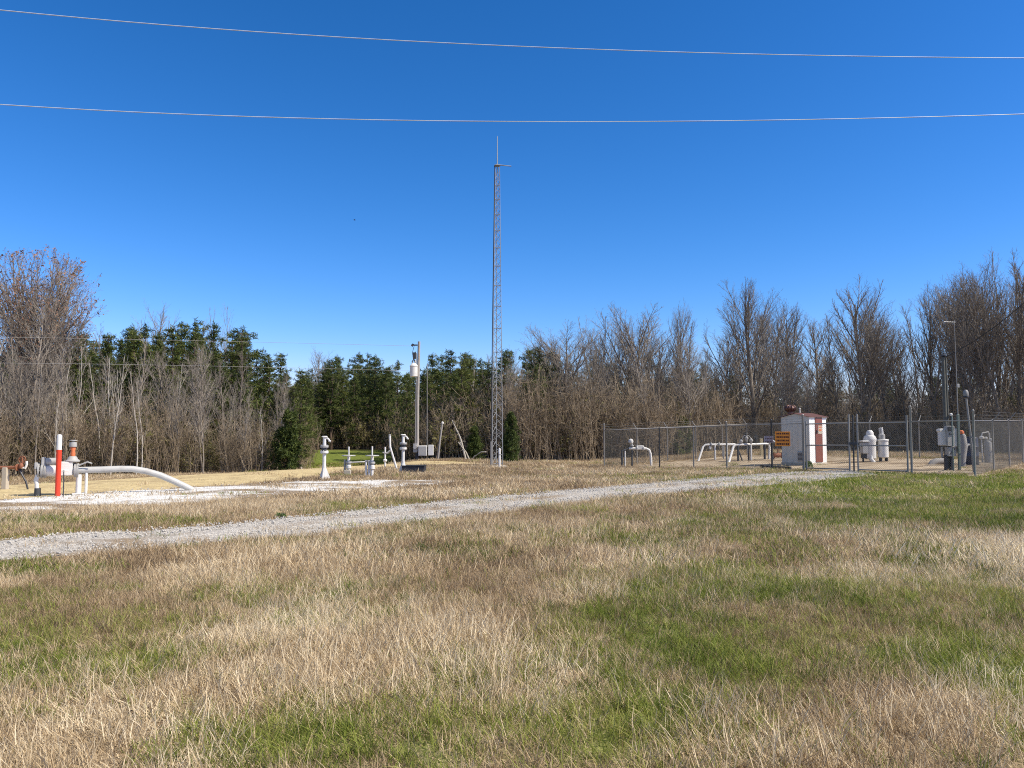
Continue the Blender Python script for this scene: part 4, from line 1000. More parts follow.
# dead limbs leaning in the gap left of the tower
for i, (x0, y0, x1, y1, D, r, lb) in enumerate(((452, 420, 466, 458, 43, 0.06, 'pale broken dead limb, upper one left of the tower'), (458, 442, 472, 466, 42, 0.05, 'pale dead limb lying lowest in the gap left of the tower'), (468, 462, 486, 449, 41.5, 0.035, 'thin dead branch reaching towards the tower foot'), (503, 463, 514, 455, 40, 0.03, 'thin dead branch right of the tower foot'))):
    q0, q1 = at(x0, y0, D), at(x1, y1, D - 0.6)
    e = empty('dead_limb', q1, 0, lb, 'dead branch')
    d = q0 - q1; m = d * 0.5 + Vector((0.06, 0.05, 0.08))
    MB().tube([(0, 0, -0.15), m * 0.6, m, d], [r, r * .9, r * .75, r * .4], 7).build('limb', PALE, e)
    b = MB()
    gl_ = random.Random(50 + i)
    for t in (0.2, 0.55, 0.85):
        q = m.lerp(d, t); v = Vector((gl_.uniform(-.5, .5), gl_.uniform(-.3, .3), gl_.uniform(-.1, .5))) * gl_.uniform(0.4, 1.0)
        b.tube([q, q + v * .5 + Vector((0, 0, .04)), q + v + Vector((0, 0, -.05))], [r * .4, r * .3, 0.005], 5)
    b.build('twigs', PALE, e)

# ------------------------------------------------------------------ chain-link fence and gate
def fz(v): return Vector((v.x, v.y, float(H(v.x, v.y))))
def front_at(px):
    a = (px - 512) / F; d = FB - FA
    t = (FA.x - a * FA.y) / (a * d.y - d.x)
    return FA + d * t
fence = empty('chain_link_fence', fz(FA), 0, 'grey chain-link fence with barbed wire arms round the equipment compound', 'fence')
FO = Vector(fence.location)
def mesh_panel(A, B, h, parent, off, gap=0.06, pitch=0.075, z0=None):
    A, B = fz(A), fz(B); d = (B - A).to_2d(); L = d.length; d = d / L; V, Fc = [], []
    nrm = Vector((-d.y, d.x, 0)); hw = 0.0023
    def P(u, v):
        q = A.lerp(B, u / L); return Vector((q.x, q.y, q.z + gap + v)) - off
    n = int((L + h) / pitch)
    for sgn in (1, -1):
        for i in range(n + 1):
            c = i * pitch - (h if sgn > 0 else 0)          # u = c + sgn * v
            v0, v1 = (max(0, -c), min(h, L - c)) if sgn > 0 else (max(0, c - L), min(h, c))
            if v1 - v0 < 0.02: continue
            p0, p1 = P(c + sgn * v0, v0) + nrm * sgn * 0.002, P(c + sgn * v1, v1) + nrm * sgn * 0.002
            t = (p1 - p0).normalized(); s1 = t.cross(nrm).normalized() * hw; b0 = len(V)
            for q in (p0, p1): V += [q + s1, q - s1 * .5 + nrm * hw, q - s1 * .5 - nrm * hw]
            for j in range(3): Fc.append((b0 + j, b0 + (j + 1) % 3, b0 + 3 + (j + 1) % 3, b0 + 3 + j))
    me = arr_mesh('chain_mesh', np.array(V), np.array(Fc), MESHM)
    return link('chain_mesh', me, parent)
def fpost(v, h, r=0.03, armdir=None, mat=GALV):
    q = fz(v) - FO
    o = MB().lathe([(r, -0.2), (r, h), (r * 1.15, h + 0.01), (r * .8, h + 0.04), (0.004, h + 0.05)], n=10).build('post', mat, fence, q)
    if armdir is not None:
        a = Vector((armdir.x, armdir.y, 0)) * 0.26
        MB().tube([(0, 0, h - 0.02), (a.x * .4, a.y * .4, h + 0.1), (a.x, a.y, h + 0.30)], [0.02, 0.018, 0.014], 6).build('barbed_arm', GALV, o)
FH = 1.83
dF = (FB - FA).normalized(); outF = Vector((-abs(dF.y), -abs(dF.x)))
outF = Vector((dF.y, -dF.x)) if Vector((dF.y, -dF.x)).y < 0 else Vector((-dF.y, dF.x))
gl, gm_, gr = front_at(802.5), front_at(852.5), front_at(910)
fpost(FA, 2.12, 0.036); fpost(FB, 2.15, 0.036)
for px in (659, 693): fpost(front_at(px), FH, 0.03, None, DARK if px == 659 else GALV)
for px, m in ((726, GALV), (771, DARK)): fpost(front_at(px), 1.98, 0.038, None, m)
fpost(gl, 2.14, 0.046); fpost(gr, 2.34, 0.04)
def side(A, B, n, out, arms=True, skip0=True):
    for k in range(1 if skip0 else 0, n + 1): fpost(A.lerp(B, k / n), FH, 0.03, out if arms else None)
oL = Vector((-(FD - FA).y, (FD - FA).x)).normalized(); oR = Vector(((FC - FB).y, -(FC - FB).x)).normalized(); oB = Vector(((FC - FD).y * -1, (FC - FD).x)).normalized()
if oB.y < 0: oB = -oB
side(FA, FD, 5, oL); side(FB, FC, 4, oR); side(FD, FC, 6, oB, True, True)
def rail(A, B, h, r=0.02, mat=GALV, nm='rail', par=None, off=None):
    a, b_ = fz(A), fz(B); a.z += h; b_.z += h; o = FO if off is None else off
    return MB().cyl(a - o, b_ - o, r, n=8).build(nm, mat, par or fence)
for A, B in ((FA, gl), (gr, FB), (FA, FD), (FB, FC), (FD, FC)):
    n = max(1, int((B - A).length / 3))
    rail(A, B, FH, 0.016); mesh_panel(A, B, FH - 0.08, fence, FO)
    out = {id(FD): 0}.get(0, 0)
for A, B, o in ((FA, gl, outF * 0), (gr, FB, outF * 0), (FA, FD, oL), (FB, FC, oR), (FD, FC, oB)):
    b = MB()
    for k, hh in ((0.35, 0.08), (0.65, 0.18), (0.98, 0.29)):
        a, c = fz(A) - FO, fz(B) - FO; a.z += FH + hh; c.z += FH + hh; sh = Vector((o.x, o.y, 0)) * 0.26 * k
        m = (a + c) / 2 + sh; m.z -= 0.02
        b.tube([a + sh, m, c + sh], 0.0035, 4)
        n = int((c - a).length / 0.35)
        for j in range(n):
            q = (a + sh).lerp(c + sh, (j + .5) / n); b.cyl(q + Vector((-.02, 0, -.02)), q + Vector((.02, 0, .02)), 0.003, n=3)
    b.build('barbed_wire', MESHM, fence)
gate = empty('swing_gate', fz(gm_), 0, 'double swing gate of chain-link in steel frames before the compound', 'gate')
GO = Vector(gate.location); dg = (gr - gl).normalized()
def leaf(A, B, hA, hB):
    a, b_ = fz(A) - GO, fz(B) - GO; U = Vector((0, 0, 1)); f = MB()
    z0 = 0.09
    f.cyl(a + U * 0.02, a + U * hA, 0.034, n=8); f.cyl(b_ + U * 0.02, b_ + U * hB, 0.034, n=8)
    for z in (0.10, 0.98, 1.80): f.cyl(a + U * z, b_ + U * z, 0.024, n=8)
    fr = f.build('gate_frame', GALV, gate)
    ms = mesh_panel(A, B, 1.66, fr, GO, 0.12)
    return fr
leaf(gl + dg * 0.12, gm_ - dg * 0.16, 1.9, 2.13); leaf(gm_ + dg * 0.16, gr - dg * 0.13, 2.13, 2.05)
c = fz(gm_) - GO; b = MB(); b.box((c.x, c.y, c.z + 1.05), (0.42, 0.06, 0.10), math.atan2(dg.y, dg.x)); b.cyl(c + Vector((0, 0, -0.1)), c + Vector((0, 0, 2.1)), 0.03, n=8); b.build('latch', DARK, gate)

def sign(name, px0, px1, py0, py1, D, mat, label, yaw, rows, post=None):
    c = at((px0 + px1) / 2, (py0 + py1) / 2, D); s = D / F; w, h = (px1 - px0) * s, (py1 - py0) * s
    e = empty(name, c, yaw, label, 'sign')
    MB().box((0, 0, 0), (w, 0.012, h), 0, 0.004).build('panel', mat, e)
    b = MB(); z = h * 0.36; g = random.Random(4)
    for words in rows:
        x = -w * 0.42; tot = sum(words) + 0.25 * (len(words) - 1)
        for wd in words:
            ln = w * 0.84 * wd / tot
            n = max(2, int(ln / (0.055)))
            for k in range(n):
                lw = ln / n; hh = h * 0.115
                cx = x + lw * (k + .5)
                b.box((cx, -0.0095, z), (lw * 0.74, 0.003, hh), 0, 0.001)
            x += ln + w * 0.84 * 0.25 / tot
        z -= h * 0.235
    b.build('lettering', SIGNT, e)
    return e
qs = front_at(782.5); yaw = math.atan2(dF.y, dF.x) 
sign('warning_sign', 775.5, 789.8, 431.6, 446.2, qs.y - 0.12, SIGNO, 'orange warning sign with four dark lines on the fence left of the shed', R(-18), [(3, 4), (4, 3.5), (3, 3, 2), (5, 2.2)])
sign('notice_sign', 764.5, 773, 436, 442.5, front_at(769).y - 0.12, SIGNG, 'small lilac grey notice sign on the dark fence post', R(-18), [(2, 3), (4,), (2, 2), (3,)])

# ------------------------------------------------------------------ shed
uR, uL = Vector((0.785, 0.62)), Vector((-0.62, 0.785))
D = 33.0; c0 = gxy(808.5, D); SW, SD, SHH = 1.32, 1.36, 2.06
rz = math.atan2(uR.y, uR.x)
c0.z = float(H(c0.x, c0.y)) 
e = empty('equipment_shed', c0, rz, 'small white metal shed with a maroon striped door side and maroon roof', 'shed')
# local x runs along the door side, local y along the shade-coloured gable side; the near corner is the origin
zt = top_z(809, 417, D) - c0.z
b = MB(); b.box((SD / 2, SW / 2, 0.06), (SD + .06, SW + .06, 0.12)); b.build('skid', TAN, e)
b = MB(); t = 0.03
b.box((SD / 2, -0.0, (zt + .12) / 2), (SD - 0.004, t, zt - 0.12), 0, 0.004); b.build('door_side_wall', SHEDW, e)
rise = 0.15
gp_ = [(0.0, 0.12), (SW, 0.12), (SW, zt), (SW / 2, zt + rise), (0, zt)]
b = MB(); b.quad_ring([[Vector((-0.001, y, z)) for y, z in gp_], [Vector((0.03, y, z)) for y, z in gp_]]); wl_ = b.build('gable_wall', SHED_SHADE, e)
b = MB(); b.quad_ring([[Vector((SD - .03, y, z)) for y, z in gp_], [Vector((SD, y, z)) for y, z in gp_]]); b.box((SD / 2, SW - 0.015, (zt + .12) / 2), (SD - .066, t, zt - 0.12), 0, 0.004); b.build('rear_wall', SHED_SHADE, e)
b = MB()
for k in range(1, 5): b.box((-0.006, SW * k / 5, (zt + .12) / 2), (0.012, 0.02, zt - 0.14), 0, 0.003)
b.build('wall_seam', SHED_SHADE, wl_)
for sgn in (0, 1):
    b = MB(); y0, y1 = (-0.10, SW / 2) if sgn == 0 else (SW + 0.10, SW / 2); n = 14
    dz = rise / (SW / 2) * 0.10
    for k in range(n):
        x0, x1 = -0.08 + (SD + .16) * k / n, -0.08 + (SD + .16) * (k + 0.985) / n; xm = (x0 + x1) / 2
        lo, hi = zt - dz + 0.012, zt + rise + 0.012
        b.quad_ring([[Vector((x0, y0, lo)), Vector((xm, y0, lo + .018)), Vector((x1, y0, lo)), Vector((x1, y0, lo + .012)), Vector((xm, y0, lo + .032)), Vector((x0, y0, lo + .012))],
                     [Vector((x0, y1, hi)), Vector((xm, y1, hi + .018)), Vector((x1, y1, hi)), Vector((x1, y1, hi + .012)), Vector((xm, y1, hi + .032)), Vector((x0, y1, hi + .012))]])
    b.build('roof', ROOFM, e)
b = MB(); b.box((SD * 0.53, -0.03, (zt + 0.12) / 2 - 0.0), (0.55, 0.03, zt - 0.17), 0, 0.006); dr = b.build('door', MAROON, e)
b = MB(); b.cyl((SD * 0.37, -0.03, zt * .70), (SD * 0.37, -0.10, zt * .70), 0.03, n=10); b.box((SD * 0.38, -0.045, zt * .70), (0.06, 0.06, 0.16)); b.build('handle', BLACK, dr)
b = MB(); b.box((SD * 0.58, -0.052, zt * .74), (0.30, 0.012, 0.36), 0, 0.003); sg = b.build('door_sign', TAN, dr)
b = MB(); b.box((SD * 0.58, -0.0605, zt * .74 + .11), (0.24, 0.004, 0.05), 0, 0.001); b.box((SD * 0.58, -0.0605, zt * .74 - .02), (0.20, 0.004, 0.09), 0, 0.001); b.build('emblem', ORNG, sg)
b = MB(); b.box((-0.03, 0.36, 0.40), (0.05, 0.36, 0.40)); vg = b.build('louvred_vent', GREY, e)
b = MB()
for k in range(6): b.box((-0.062, 0.36, 0.26 + 0.055 * k), (0.015, 0.31, 0.028), 0, 0.003)
b.build('louvre', DARK, vg)
vx, vy = 0.30, SW * 0.80
b = MB(); b.cyl((vx, vy, zt + 0.02), (vx, vy, zt + 0.28), 0.11, n=16); v_ = b.build('vent_collar', BRONZE, e)
b = MB(); b.lathe([(0.11, 0.0), (0.20, 0.06), (0.235, 0.15), (0.20, 0.24), (0.11, 0.29), (0.02, 0.305)], (vx, vy, zt + 0.25), 20)
for k in range(14):
    a = 2 * math.pi * k / 14; b.tube([(vx + math.cos(a) * r_, vy + math.sin(a) * r_, zt + 0.25 + z_) for r_, z_ in ((0.12, 0.0), (0.213, 0.06), (0.247, 0.15), (0.213, 0.24), (0.12, 0.29))], 0.012, 4)
b.build('turbine_head', BRONZE, v_)
b = MB(); b.cyl((SD * 0.62, SW * .70, zt), (SD * 0.62, SW * .70, zt + 0.38), 0.028, n=10); b.lathe([(0.04, 0), (0.045, 0.03), (0.02, 0.05)], (SD * 0.62, SW * .70, zt + 0.37), 10); b.build('vent_pipe', WHITE, e)
# weeds at its corner
def weed(px, py, n, h, w, label, cat='weed'):
    p = ground(px, py); g = np.random.default_rng(int(px)); e = empty('leafy_weed', p, 0, label, cat)
    V, Fc, bv = [], [], []; st = MB()
    for k in range(9):
        a = g.random() * 6.28; st.tube([(0, 0, -.02), (math.cos(a) * w * .3, math.sin(a) * w * .3, h * .5), (math.cos(a) * w * .6, math.sin(a) * w * .6, h * (0.7 + .3 * g.random()))], 0.006, 4)
    for k in range(n):
        z = g.random() ** .8 * h; r = w * math.sqrt(g.random()) * (1 - 0.5 * z / h); a = g.random() * 6.28
        c = np.array((r * math.cos(a), r * math.sin(a), z + 0.01)); u = g.normal(0, 0.018, 3); v = g.normal(0, 0.018, 3); i = len(V); q = g.random()
        V += [c - u, c + v, c + u, c - v]; Fc.append((i, i + 1, i + 2, i + 3)); bv += [q] * 4
    st.build('stems', WEED, e); link('leaves', arr_mesh('leaves', np.array(V), np.array(Fc), WEED, {'bv': bv}), e)
weed(808, 468, 260, 0.26, 0.26, 'small green leafy weed at the near corner of the shed')
weed(281, 518, 60, 0.07, 0.13, 'small green leafy weed on the verge above the gravel track')

# ------------------------------------------------------------------ pipework inside the compound, left of the shed
def pipe_run(name, label, cat, base, pts, r, posts, mat=WHITE, extra=None):
    """pts / posts given as (px, py, D); everything stands in metres relative to the base"""
    o = fz(at(*base).to_2d()); e = empty(name, o, 0, label, cat)
    MB().tube([at(*q) - o for q in pts], r, 12).build('pipe', mat, e)
    for (px, pt, D, rr, m) in posts:
        q = at(px, pt, D); z = float(H(q.x, q.y))
        MB().cyl(Vector((q.x, q.y, z - 0.1)) - o, q - o, rr, n=8).build('support', m, e)
    return e, o
Dm = 38.0
e, o = pipe_run('riser_pipe', 'white pipe bent down at its right end behind the left part of the fence', 'pipe', (650, 460, Dm), [(629, 448.5, Dm), (635, 448.5, Dm), (646, 448.6, Dm), (649, 450, Dm), (650.5, 454, Dm), (651.5, 470, Dm)], 0.065, [(622, 450, Dm, 0.05, DARK), (625, 449, Dm, 0.04, WHITE), (632, 449, Dm, 0.045, DARK)])
b = MB(); q = at(632, 447, Dm) - o; b.cyl(q, q + Vector((-0.02, 0, 0.22)), 0.05, n=10); flange(b, q + Vector((0, 0, 0.06)), 0.10, 0.02); b.build('valve', GREY, e)
b = MB(); q = at(630.8, 441.2, Dm) - o; b.lathe([(0.03, -0.13), (0.11, -0.08), (0.13, 0.0), (0.10, 0.08), (0.03, 0.12)], q, 14); b.build('gauge', WHITE, e)
b = MB(); b.box(at(640, 447.5, Dm) - o, (0.34, 0.14, 0.20)); flange(b, at(637, 448.3, Dm) - o, 0.12, 0.02, 'X'); flange(b, at(643.5, 448.3, Dm) - o, 0.12, 0.02, 'X'); b.build('body', WHITE, e)
b = MB(); b.tube([at(623, 451, Dm) - o, at(628, 448.6, Dm) - o, at(632, 448.5, Dm) - o], 0.05, 10); b.build('dark_coupling', DARK, e)

Dp = 41.0
e, o = pipe_run('loop_pipe', 'long white loop pipe with a slanting leg, left one of two in the compound', 'pipe', (705, 455, Dp), [(694, 474, Dp - 1), (703, 447, Dp), (705.5, 444.8, Dp), (709, 444.6, Dp), (735, 444.4, Dp + .5)], 0.055, [(715, 445, Dp, 0.05, WHITE), (727, 444.6, Dp + .3, 0.045, WHITE), (723.5, 445, Dp + .3, 0.04, GREY)])
b = MB(); [flange(b, at(px, 444.6, Dp) - o, 0.12, 0.02, 'X') for px in (711, 719)]; b.build('flange', GREY, e)
b = MB(); q = at(710, 447, Dp) - o; b.lathe([(0.05, -0.12), (0.07, -0.05), (0.05, 0.06)], q, 12); b.build('drip_pot', WHITE, e)
Dq = 39.0
e, o = pipe_run('loop_pipe', 'long white loop pipe with a slanting leg, right one nearest the orange sign', 'pipe', (740, 455, Dq), [(726, 472, Dq - 1), (733.5, 446.5, Dq), (736, 445, Dq), (742, 444.6, Dq), (758, 444.2, Dq + .6), (766, 443.8, Dq + .8), (769, 444.6, Dq + .8), (769.5, 448, Dq + .8), (768.5, 471, Dq + .8)], 0.058, [(738, 446, Dq, 0.055, DARK), (748.5, 445, Dq, 0.05, DARK), (751, 445, Dq, 0.045, WHITE), (764.5, 444.5, Dq + .5, 0.06, DARK)])
b = MB(); q0, q1 = at(738, 449, Dq) - o, at(745, 468, Dq) - o; b.cyl(q0, q1, 0.035, n=8); b.cyl(at(772, 455, Dq) - o, at(777, 466, Dq) - o, 0.035, n=8); b.build('brace', DARK, e)
b = MB()
for px, py in ((741, 441), (746.5, 438), (751, 440)):
    q = at(px, py, Dq) - o; b.lathe([(0.04, -0.2), (0.06, -0.1), (0.09, -0.05), (0.09, 0.03), (0.04, 0.08)], q, 12)
b.tube([at(741, 441, Dq) - o, at(744, 435.5, Dq) - o, at(749, 436, Dq) - o, at(753, 441, Dq) - o], 0.02, 8)
b.build('regulator', GREY, e)
b = MB(); handwheel(b, at(745.5, 433.5, Dq) - o, 0.13, 0.014, 'Z'); handwheel(b, at(756, 437, Dq) - o, 0.11, 0.014, 'Y'); b.cyl(at(745.5, 433.2, Dq) - o, at(745.7, 438, Dq) - o, 0.018, n=8); b.cyl(at(756, 437, Dq) - o, at(756, 444, Dq) - o, 0.02, n=8); b.build('handwheel', DARK, e)
b = MB(); q = at(777, 443.5, Dq) - o; b.lathe([(0.03, -0.09), (0.10, -0.06), (0.11, 0.02), (0.03, 0.08)], q, 12); b.tube([at(769, 444.5, Dq + .7) - o, at(773, 440.5, Dq + .3) - o, q], 0.035, 8); b.build('relief_cap', WHITE, e)
p = gxy(760.5, 44); e = empty('wooden_post', p, 0, 'yellowish bare wooden post standing behind the white loop pipes', 'post'); h = top_z(760.5, 438.5, 44) - p.z
MB().box((0, 0, h / 2 - .1), (0.15, 0.12, h + .2)).build('post', POSTW, e); MB().box((0, 0, h + 0.012), (0.17, 0.14, 0.02)).build('cap', TAN, e)
q = gxy(777, 40); e = empty('rusty_valve', q, 0, 'rusty red valve lying low between the fence sign and the shed', 'valve')
b = MB(); b.lathe([(0.06, -0.2), (0.11, -0.15), (0.13, 0), (0.11, 0.15), (0.06, 0.2)], (0, 0, 0.18), 14, 'X'); flange(b, (0.2, 0, 0.18), 0.15, 0.02, 'X'); flange(b, (-0.2, 0, 0.18), 0.15, 0.02, 'X'); b.build('body', RUST, e)
b = MB(); b.cyl((0, 0, 0.3), (0, 0, 0.5), 0.03, n=8); handwheel(b, (0, 0, 0.5), 0.14, 0.015); b.build('handwheel', RUST, e)
a_, b_ = front_at(754), front_at(784)
q = fz(a_); e = empty('low_dark_bar', q, 0, 'low dark beam along the fence foot below the orange sign', 'bar')  # narrow dark box running low along the fence foot
n_ = Vector((uR.x, uR.y, 0)) * 0.4; d_ = fz(b_) - q
b = MB(); b.box(n_ + d_ / 2 + Vector((0, 0, 0.07)), (d_.length, 0.12, 0.13), math.atan2(d_.y, d_.x)); b.build('bar', BLACK, e)
b = MB()
for t in (0.08, 0.92): b.box(n_ + d_ * t + Vector((0, 0, 0.155)), (0.16, 0.16, 0.03), math.atan2(d_.y, d_.x))
b.build('end_plate', DARK, e)

# ------------------------------------------------------------------ the two white tanks
D = 34.0; s = D / F
p = gxy(866, D); e = empty('white_tank', p, 0, 'white meter tank with a stepped dome top and grey side box, left of the pair', 'tank')
def Z_(py): return top_z(870, py, D) - p.z
b = MB(); b.lathe([(0.20, Z_(459)), (0.24, Z_(458)), (0.245, Z_(442)), (0.27, Z_(440)), (0.27, Z_(438.5)), (0.22, Z_(436)), (0.16, Z_(435.2)), (0.155, Z_(432.5)), (0.10, Z_(430.6)), (0.02, Z_(430))], ((3.0) * s, 0, 0), 22); b.build('tank_shell', WHITE, e)
b = MB(); b.box((-2.3 * s, -0.05, (Z_(453.5) + Z_(442.5)) / 2), (0.36, 0.3, Z_(442.5) - Z_(453.5))); bx_ = b.build('side_box', GREY, e)
b = MB(); b.box((-2.6 * s, -0.07, Z_(441.2)), (0.36, 0.34, 0.07), 0, 0.03); b.build('lid', WHITE, bx_)
b = MB(); b.box((-2.0 * s, 0, Z_(456)), (0.30, 0.24, 0.22)); b.cyl((6 * s, 0, -0.05), (6 * s, 0, Z_(458)), 0.06, n=10); b.cyl((-4.2 * s, 0, -0.05), (-4.2 * s, 0, Z_(457)), 0.04, n=10); b.build('stand', DARK, e)
b = MB(); b.tube([(2 * s, -0.15, Z_(456)), (1.6 * s, -0.18, Z_(459)), (3.5 * s, -0.22, 0.05), (4.2 * s, -0.22, -0.05)], [0.10, 0.09, 0.085, 0.085], 12); b.build('drain_elbow', WHITE, e)
b = MB(); b.tube([(-6 * s, -0.1, Z_(444)), (-7.5 * s, -0.1, Z_(444.5)), (-7.5 * s, -0.1, Z_(447))], 0.04, 8); b.build('inlet', GREY, e)
p = gxy(882, D); e = empty('white_tank', p, 0, 'slim white cylinder tank with a stack on its flat lid, right of the pair', 'tank')
b = MB(); b.lathe([(0.19, Z_(457.5)), (0.215, Z_(457)), (0.215, Z_(441))], n=22); b.build('tank_shell', WHITE, e)
b = MB(); b.lathe([(0.235, Z_(441)), (0.24, Z_(440.6)), (0.24, Z_(439.8)), (0.22, Z_(439.3)), (0.02, Z_(439))], n=22); b.build('lid', WHITE, e)
b = MB(); b.lathe([(0.13, Z_(439)), (0.13, Z_(434.5)), (0.06, Z_(433.5)), (0.02, Z_(433.2))], (-1 * s, 0, 0), 16); b.build('stack_base', GREY, e)
b = MB(); b.tube([(-0.5 * s, 0, Z_(434)), (-1.2 * s, 0, Z_(427.5))], [0.055, 0.055], 10); b.build('stack', WHITE, e); MB().tube([(-2.8 * s, 0, Z_(434)), (-3.4 * s, 0, Z_(428))], 0.035, 8).build('stack', GREY, e)
for dx_ in (-0.13, 0.13): MB().box((dx_, 0, Z_(458.8) / 2), (0.06, 0.22, Z_(458.8) + .16)).build('leg', DARK, e)

# ------------------------------------------------------------------ instrument cluster at the right
D = 28.5; s = D / F
p = gxy(946, D); e = empty('service_pole', p, 0, 'dark wooden service pole with a twin conduit, carrying white instrument boxes', 'utility pole')
def Z2(py, DD=28.5): return top_z(950, py, DD) - p.z
def X2(px): return (px - 946) * s
MB().tube([(X2(945), 0, -0.2), (X2(944.6), 0, Z2(357))], [0.075, 0.06], 12).build('pole', POLED, e)
MB().tube([(X2(947.3), -0.02, -0.2), (X2(947), -0.02, Z2(358))], [0.04, 0.035], 10).build('conduit', POLED, e)
b = MB(); b.lathe([(0.05, 0), (0.10, 0.02), (0.10, 0.06), (0.04, 0.10)], (X2(945.3), 0, Z2(357)), 12); b.build('weather_head', BLACK, e)
b = MB(); b.box((X2(939.2), -0.10, Z2(437)), (0.20, 0.2, 0.62)); b.box((X2(938.5), -0.10, Z2(430.3)), (0.22, 0.22, 0.10)); b.build('instrument_box', WHITE, e)
b = MB(); b.box((X2(945.3), -0.22, Z2(436)), (0.28, 0.2, 0.74)); ib = b.build('instrument_box', GREY, e)
b = MB(); b.box((X2(944.5), -0.345, Z2(428.5)), (0.20, 0.06, 0.16)); b.box((X2(945.5), -0.33, Z2(434)), (0.16, 0.03, 0.05)); b.build('meter_window', DARK, ib)
b = MB(); b.box((X2(951.0), -0.18, Z2(437.5)), (0.24, 0.2, 0.66)); b.build('instrument_box', WHITE, e)
b = MB(); b.box((X2(947), -0.15, Z2(451.5)), (0.30, 0.22, 0.34)); cb = b.build('lower_cabinet', GREY, e)
MB().tube([(X2(944.5), -0.275, Z2(454)), (X2(949.5), -0.275, Z2(448))], 0.018, 6).build('strap', DARK, cb)
b = MB(); b.box((X2(942.5), -0.1, Z2(463)), (0.10, 0.1, Z2(457) + .1)); b.box((X2(948.5), -0.1, Z2(463)), (0.12, 0.1, Z2(457) + .1)); b.build('stand_leg', BLACK, e)
MB().box((X2(939.6), -0.05, Z2(452)), (0.06, 0.05, 0.40)).build('bracket', GREY, e)
MB().lathe([(0.02, -0.06), (0.05, -0.03), (0.05, 0.03), (0.02, 0.05)], (X2(949.2), -0.1, Z2(414.5)), 10).build('lamp', WHITE, e)
p2 = gxy(951.5, 28.0); e = empty('green_post', p2, 0, 'grey-green steel post in front of the white instrument boxes', 'post'); h = top_z(951, 417, 28.0) - p2.z
MB().lathe([(0.028, -0.1), (0.028, h), (0.016, h + .03)], n=10).build('post', TEAL, e); MB().box((0, 0.0, h * 0.45), (0.10, 0.1, 0.05)).build('clamp', GALV, e)
p2 = gxy(957.5, 28.2); e = empty('antenna_mast', p2, 0, 'slim antenna mast on a grey-green base post right of the instrument boxes', 'mast'); h1 = top_z(957, 417, 28.2) - p2.z; h2 = top_z(957, 320, 28.2) - p2.z
MB().box((0, 0, h1 / 2), (0.085, 0.08, h1 + .2)).build('base_post', TEAL, e)
MB().tube([(0, 0, h1 * .9), (0, 0, h2 * .6), (-0.02, 0, h2)], [0.022, 0.015, 0.010], 8).build('mast_tube', GALV, e)
b = MB(); b.cyl((0.02, 0, h2 * .985), (-0.40, 0, h2 * .99), 0.009, n=6)
for k in range(5): b.cyl((-0.05 - .08 * k, -0.16 + .012 * k, h2 * .987), (-0.05 - .08 * k, 0.16 - .012 * k, h2 * .987), 0.004, n=5)
b.build('antenna', WHITE, e)
b = MB(); b.box((0, -0.07, h2 * .56), (0.09, 0.06, 0.14)); b.build('junction_box', GREY, e)
p2 = gxy(968, 27.2); e = empty('lamp_mast', p2, 0, 'leaning pale mast with a bell shaped lamp head beside the fence corner', 'lamp post'); h = top_z(966.5, 396, 27.2) - p2.z
MB().tube([(0.14, 0, -0.1), (0.05, 0, h * .5), (-0.06, 0, h)], [0.04, 0.036, 0.032], 10).build('post', GALV, e)
b = MB(); b.lathe([(0.03, -0.03), (0.08, 0.0), (0.09, 0.05), (0.085, 0.15), (0.05, 0.21), (0.02, 0.22)], (-0.065, 0, h), 16); lh = b.build('lamp_head', GALV, e)
MB().lathe([(0.08, -0.06), (0.09, -0.03), (0.085, -0.005)], (-0.065, 0, h), 14).build('lens', BLACK, lh)
p2 = gxy(961, 30.5); e = empty('wrapped_riser', p2, 0, 'slanting grey wrapped riser with an orange cap behind the green mast base', 'riser'); Zr = lambda py: top_z(961, py, 30.5) - p2.z
MB().tube([(-0.06, 0, -0.1), (-0.02, 0, Zr(455)), (0.05, 0, Zr(446)), (0.02, 0, Zr(436)), (-0.02, 0, Zr(434))], [0.13, 0.15, 0.15, 0.12, 0.09], 14).build('wrapping', GREYW, e)
MB().lathe([(0.09, 0), (0.10, 0.03), (0.085, 0.11), (0.03, 0.15)], (-0.02, 0, Zr(434)), 12).build('cap', ORNG, e)
MB().tube([(0.10, -0.1, Zr(447)), (0.20, -0.1, Zr(444)), (0.28, -0.1, Zr(446))], 0.03, 8).build('arm', WHITE, e)
p2 = gxy(969.5, 31.5); e = empty('water_barrel', p2, 0, 'dark navy upright barrel behind the leaning lamp mast', 'barrel'); Zb = lambda py: top_z(970, py, 31.5) - p2.z; zb = Zb(437)
b = MB(); b.lathe([(0.24, -0.05), (0.27, 0.0), (0.27, zb * .3), (0.285, zb * .32), (0.27, zb * .34), (0.27, zb * .64), (0.285, zb * .66), (0.27, zb * .68), (0.26, zb * .96), (0.22, zb)], n=22); b.build('drum', NAVY, e)
b = MB(); b.lathe([(0.23, zb), (0.23, zb + .015), (0.06, zb + .02)], n=22); b.lathe([(0.06, zb), (0.06, zb + .08), (0.03, zb + .09)], (0.06, 0, 0), 12); b.build('lid', BLACK, e)
p2 = gxy(986.5, 33); e = empty('grey_tank', p2, 0, 'grey upright tank seen through the fence right of the lamp mast', 'tank'); Zt = lambda py: top_z(986, py, 33) - p2.z
b = MB(); b.lathe([(0.14, -0.05), (0.15, 0), (0.15, Zt(443)), (0.13, Zt(441)), (0.06, Zt(439.5))], n=18); b.build('tank_shell', GREY, e)
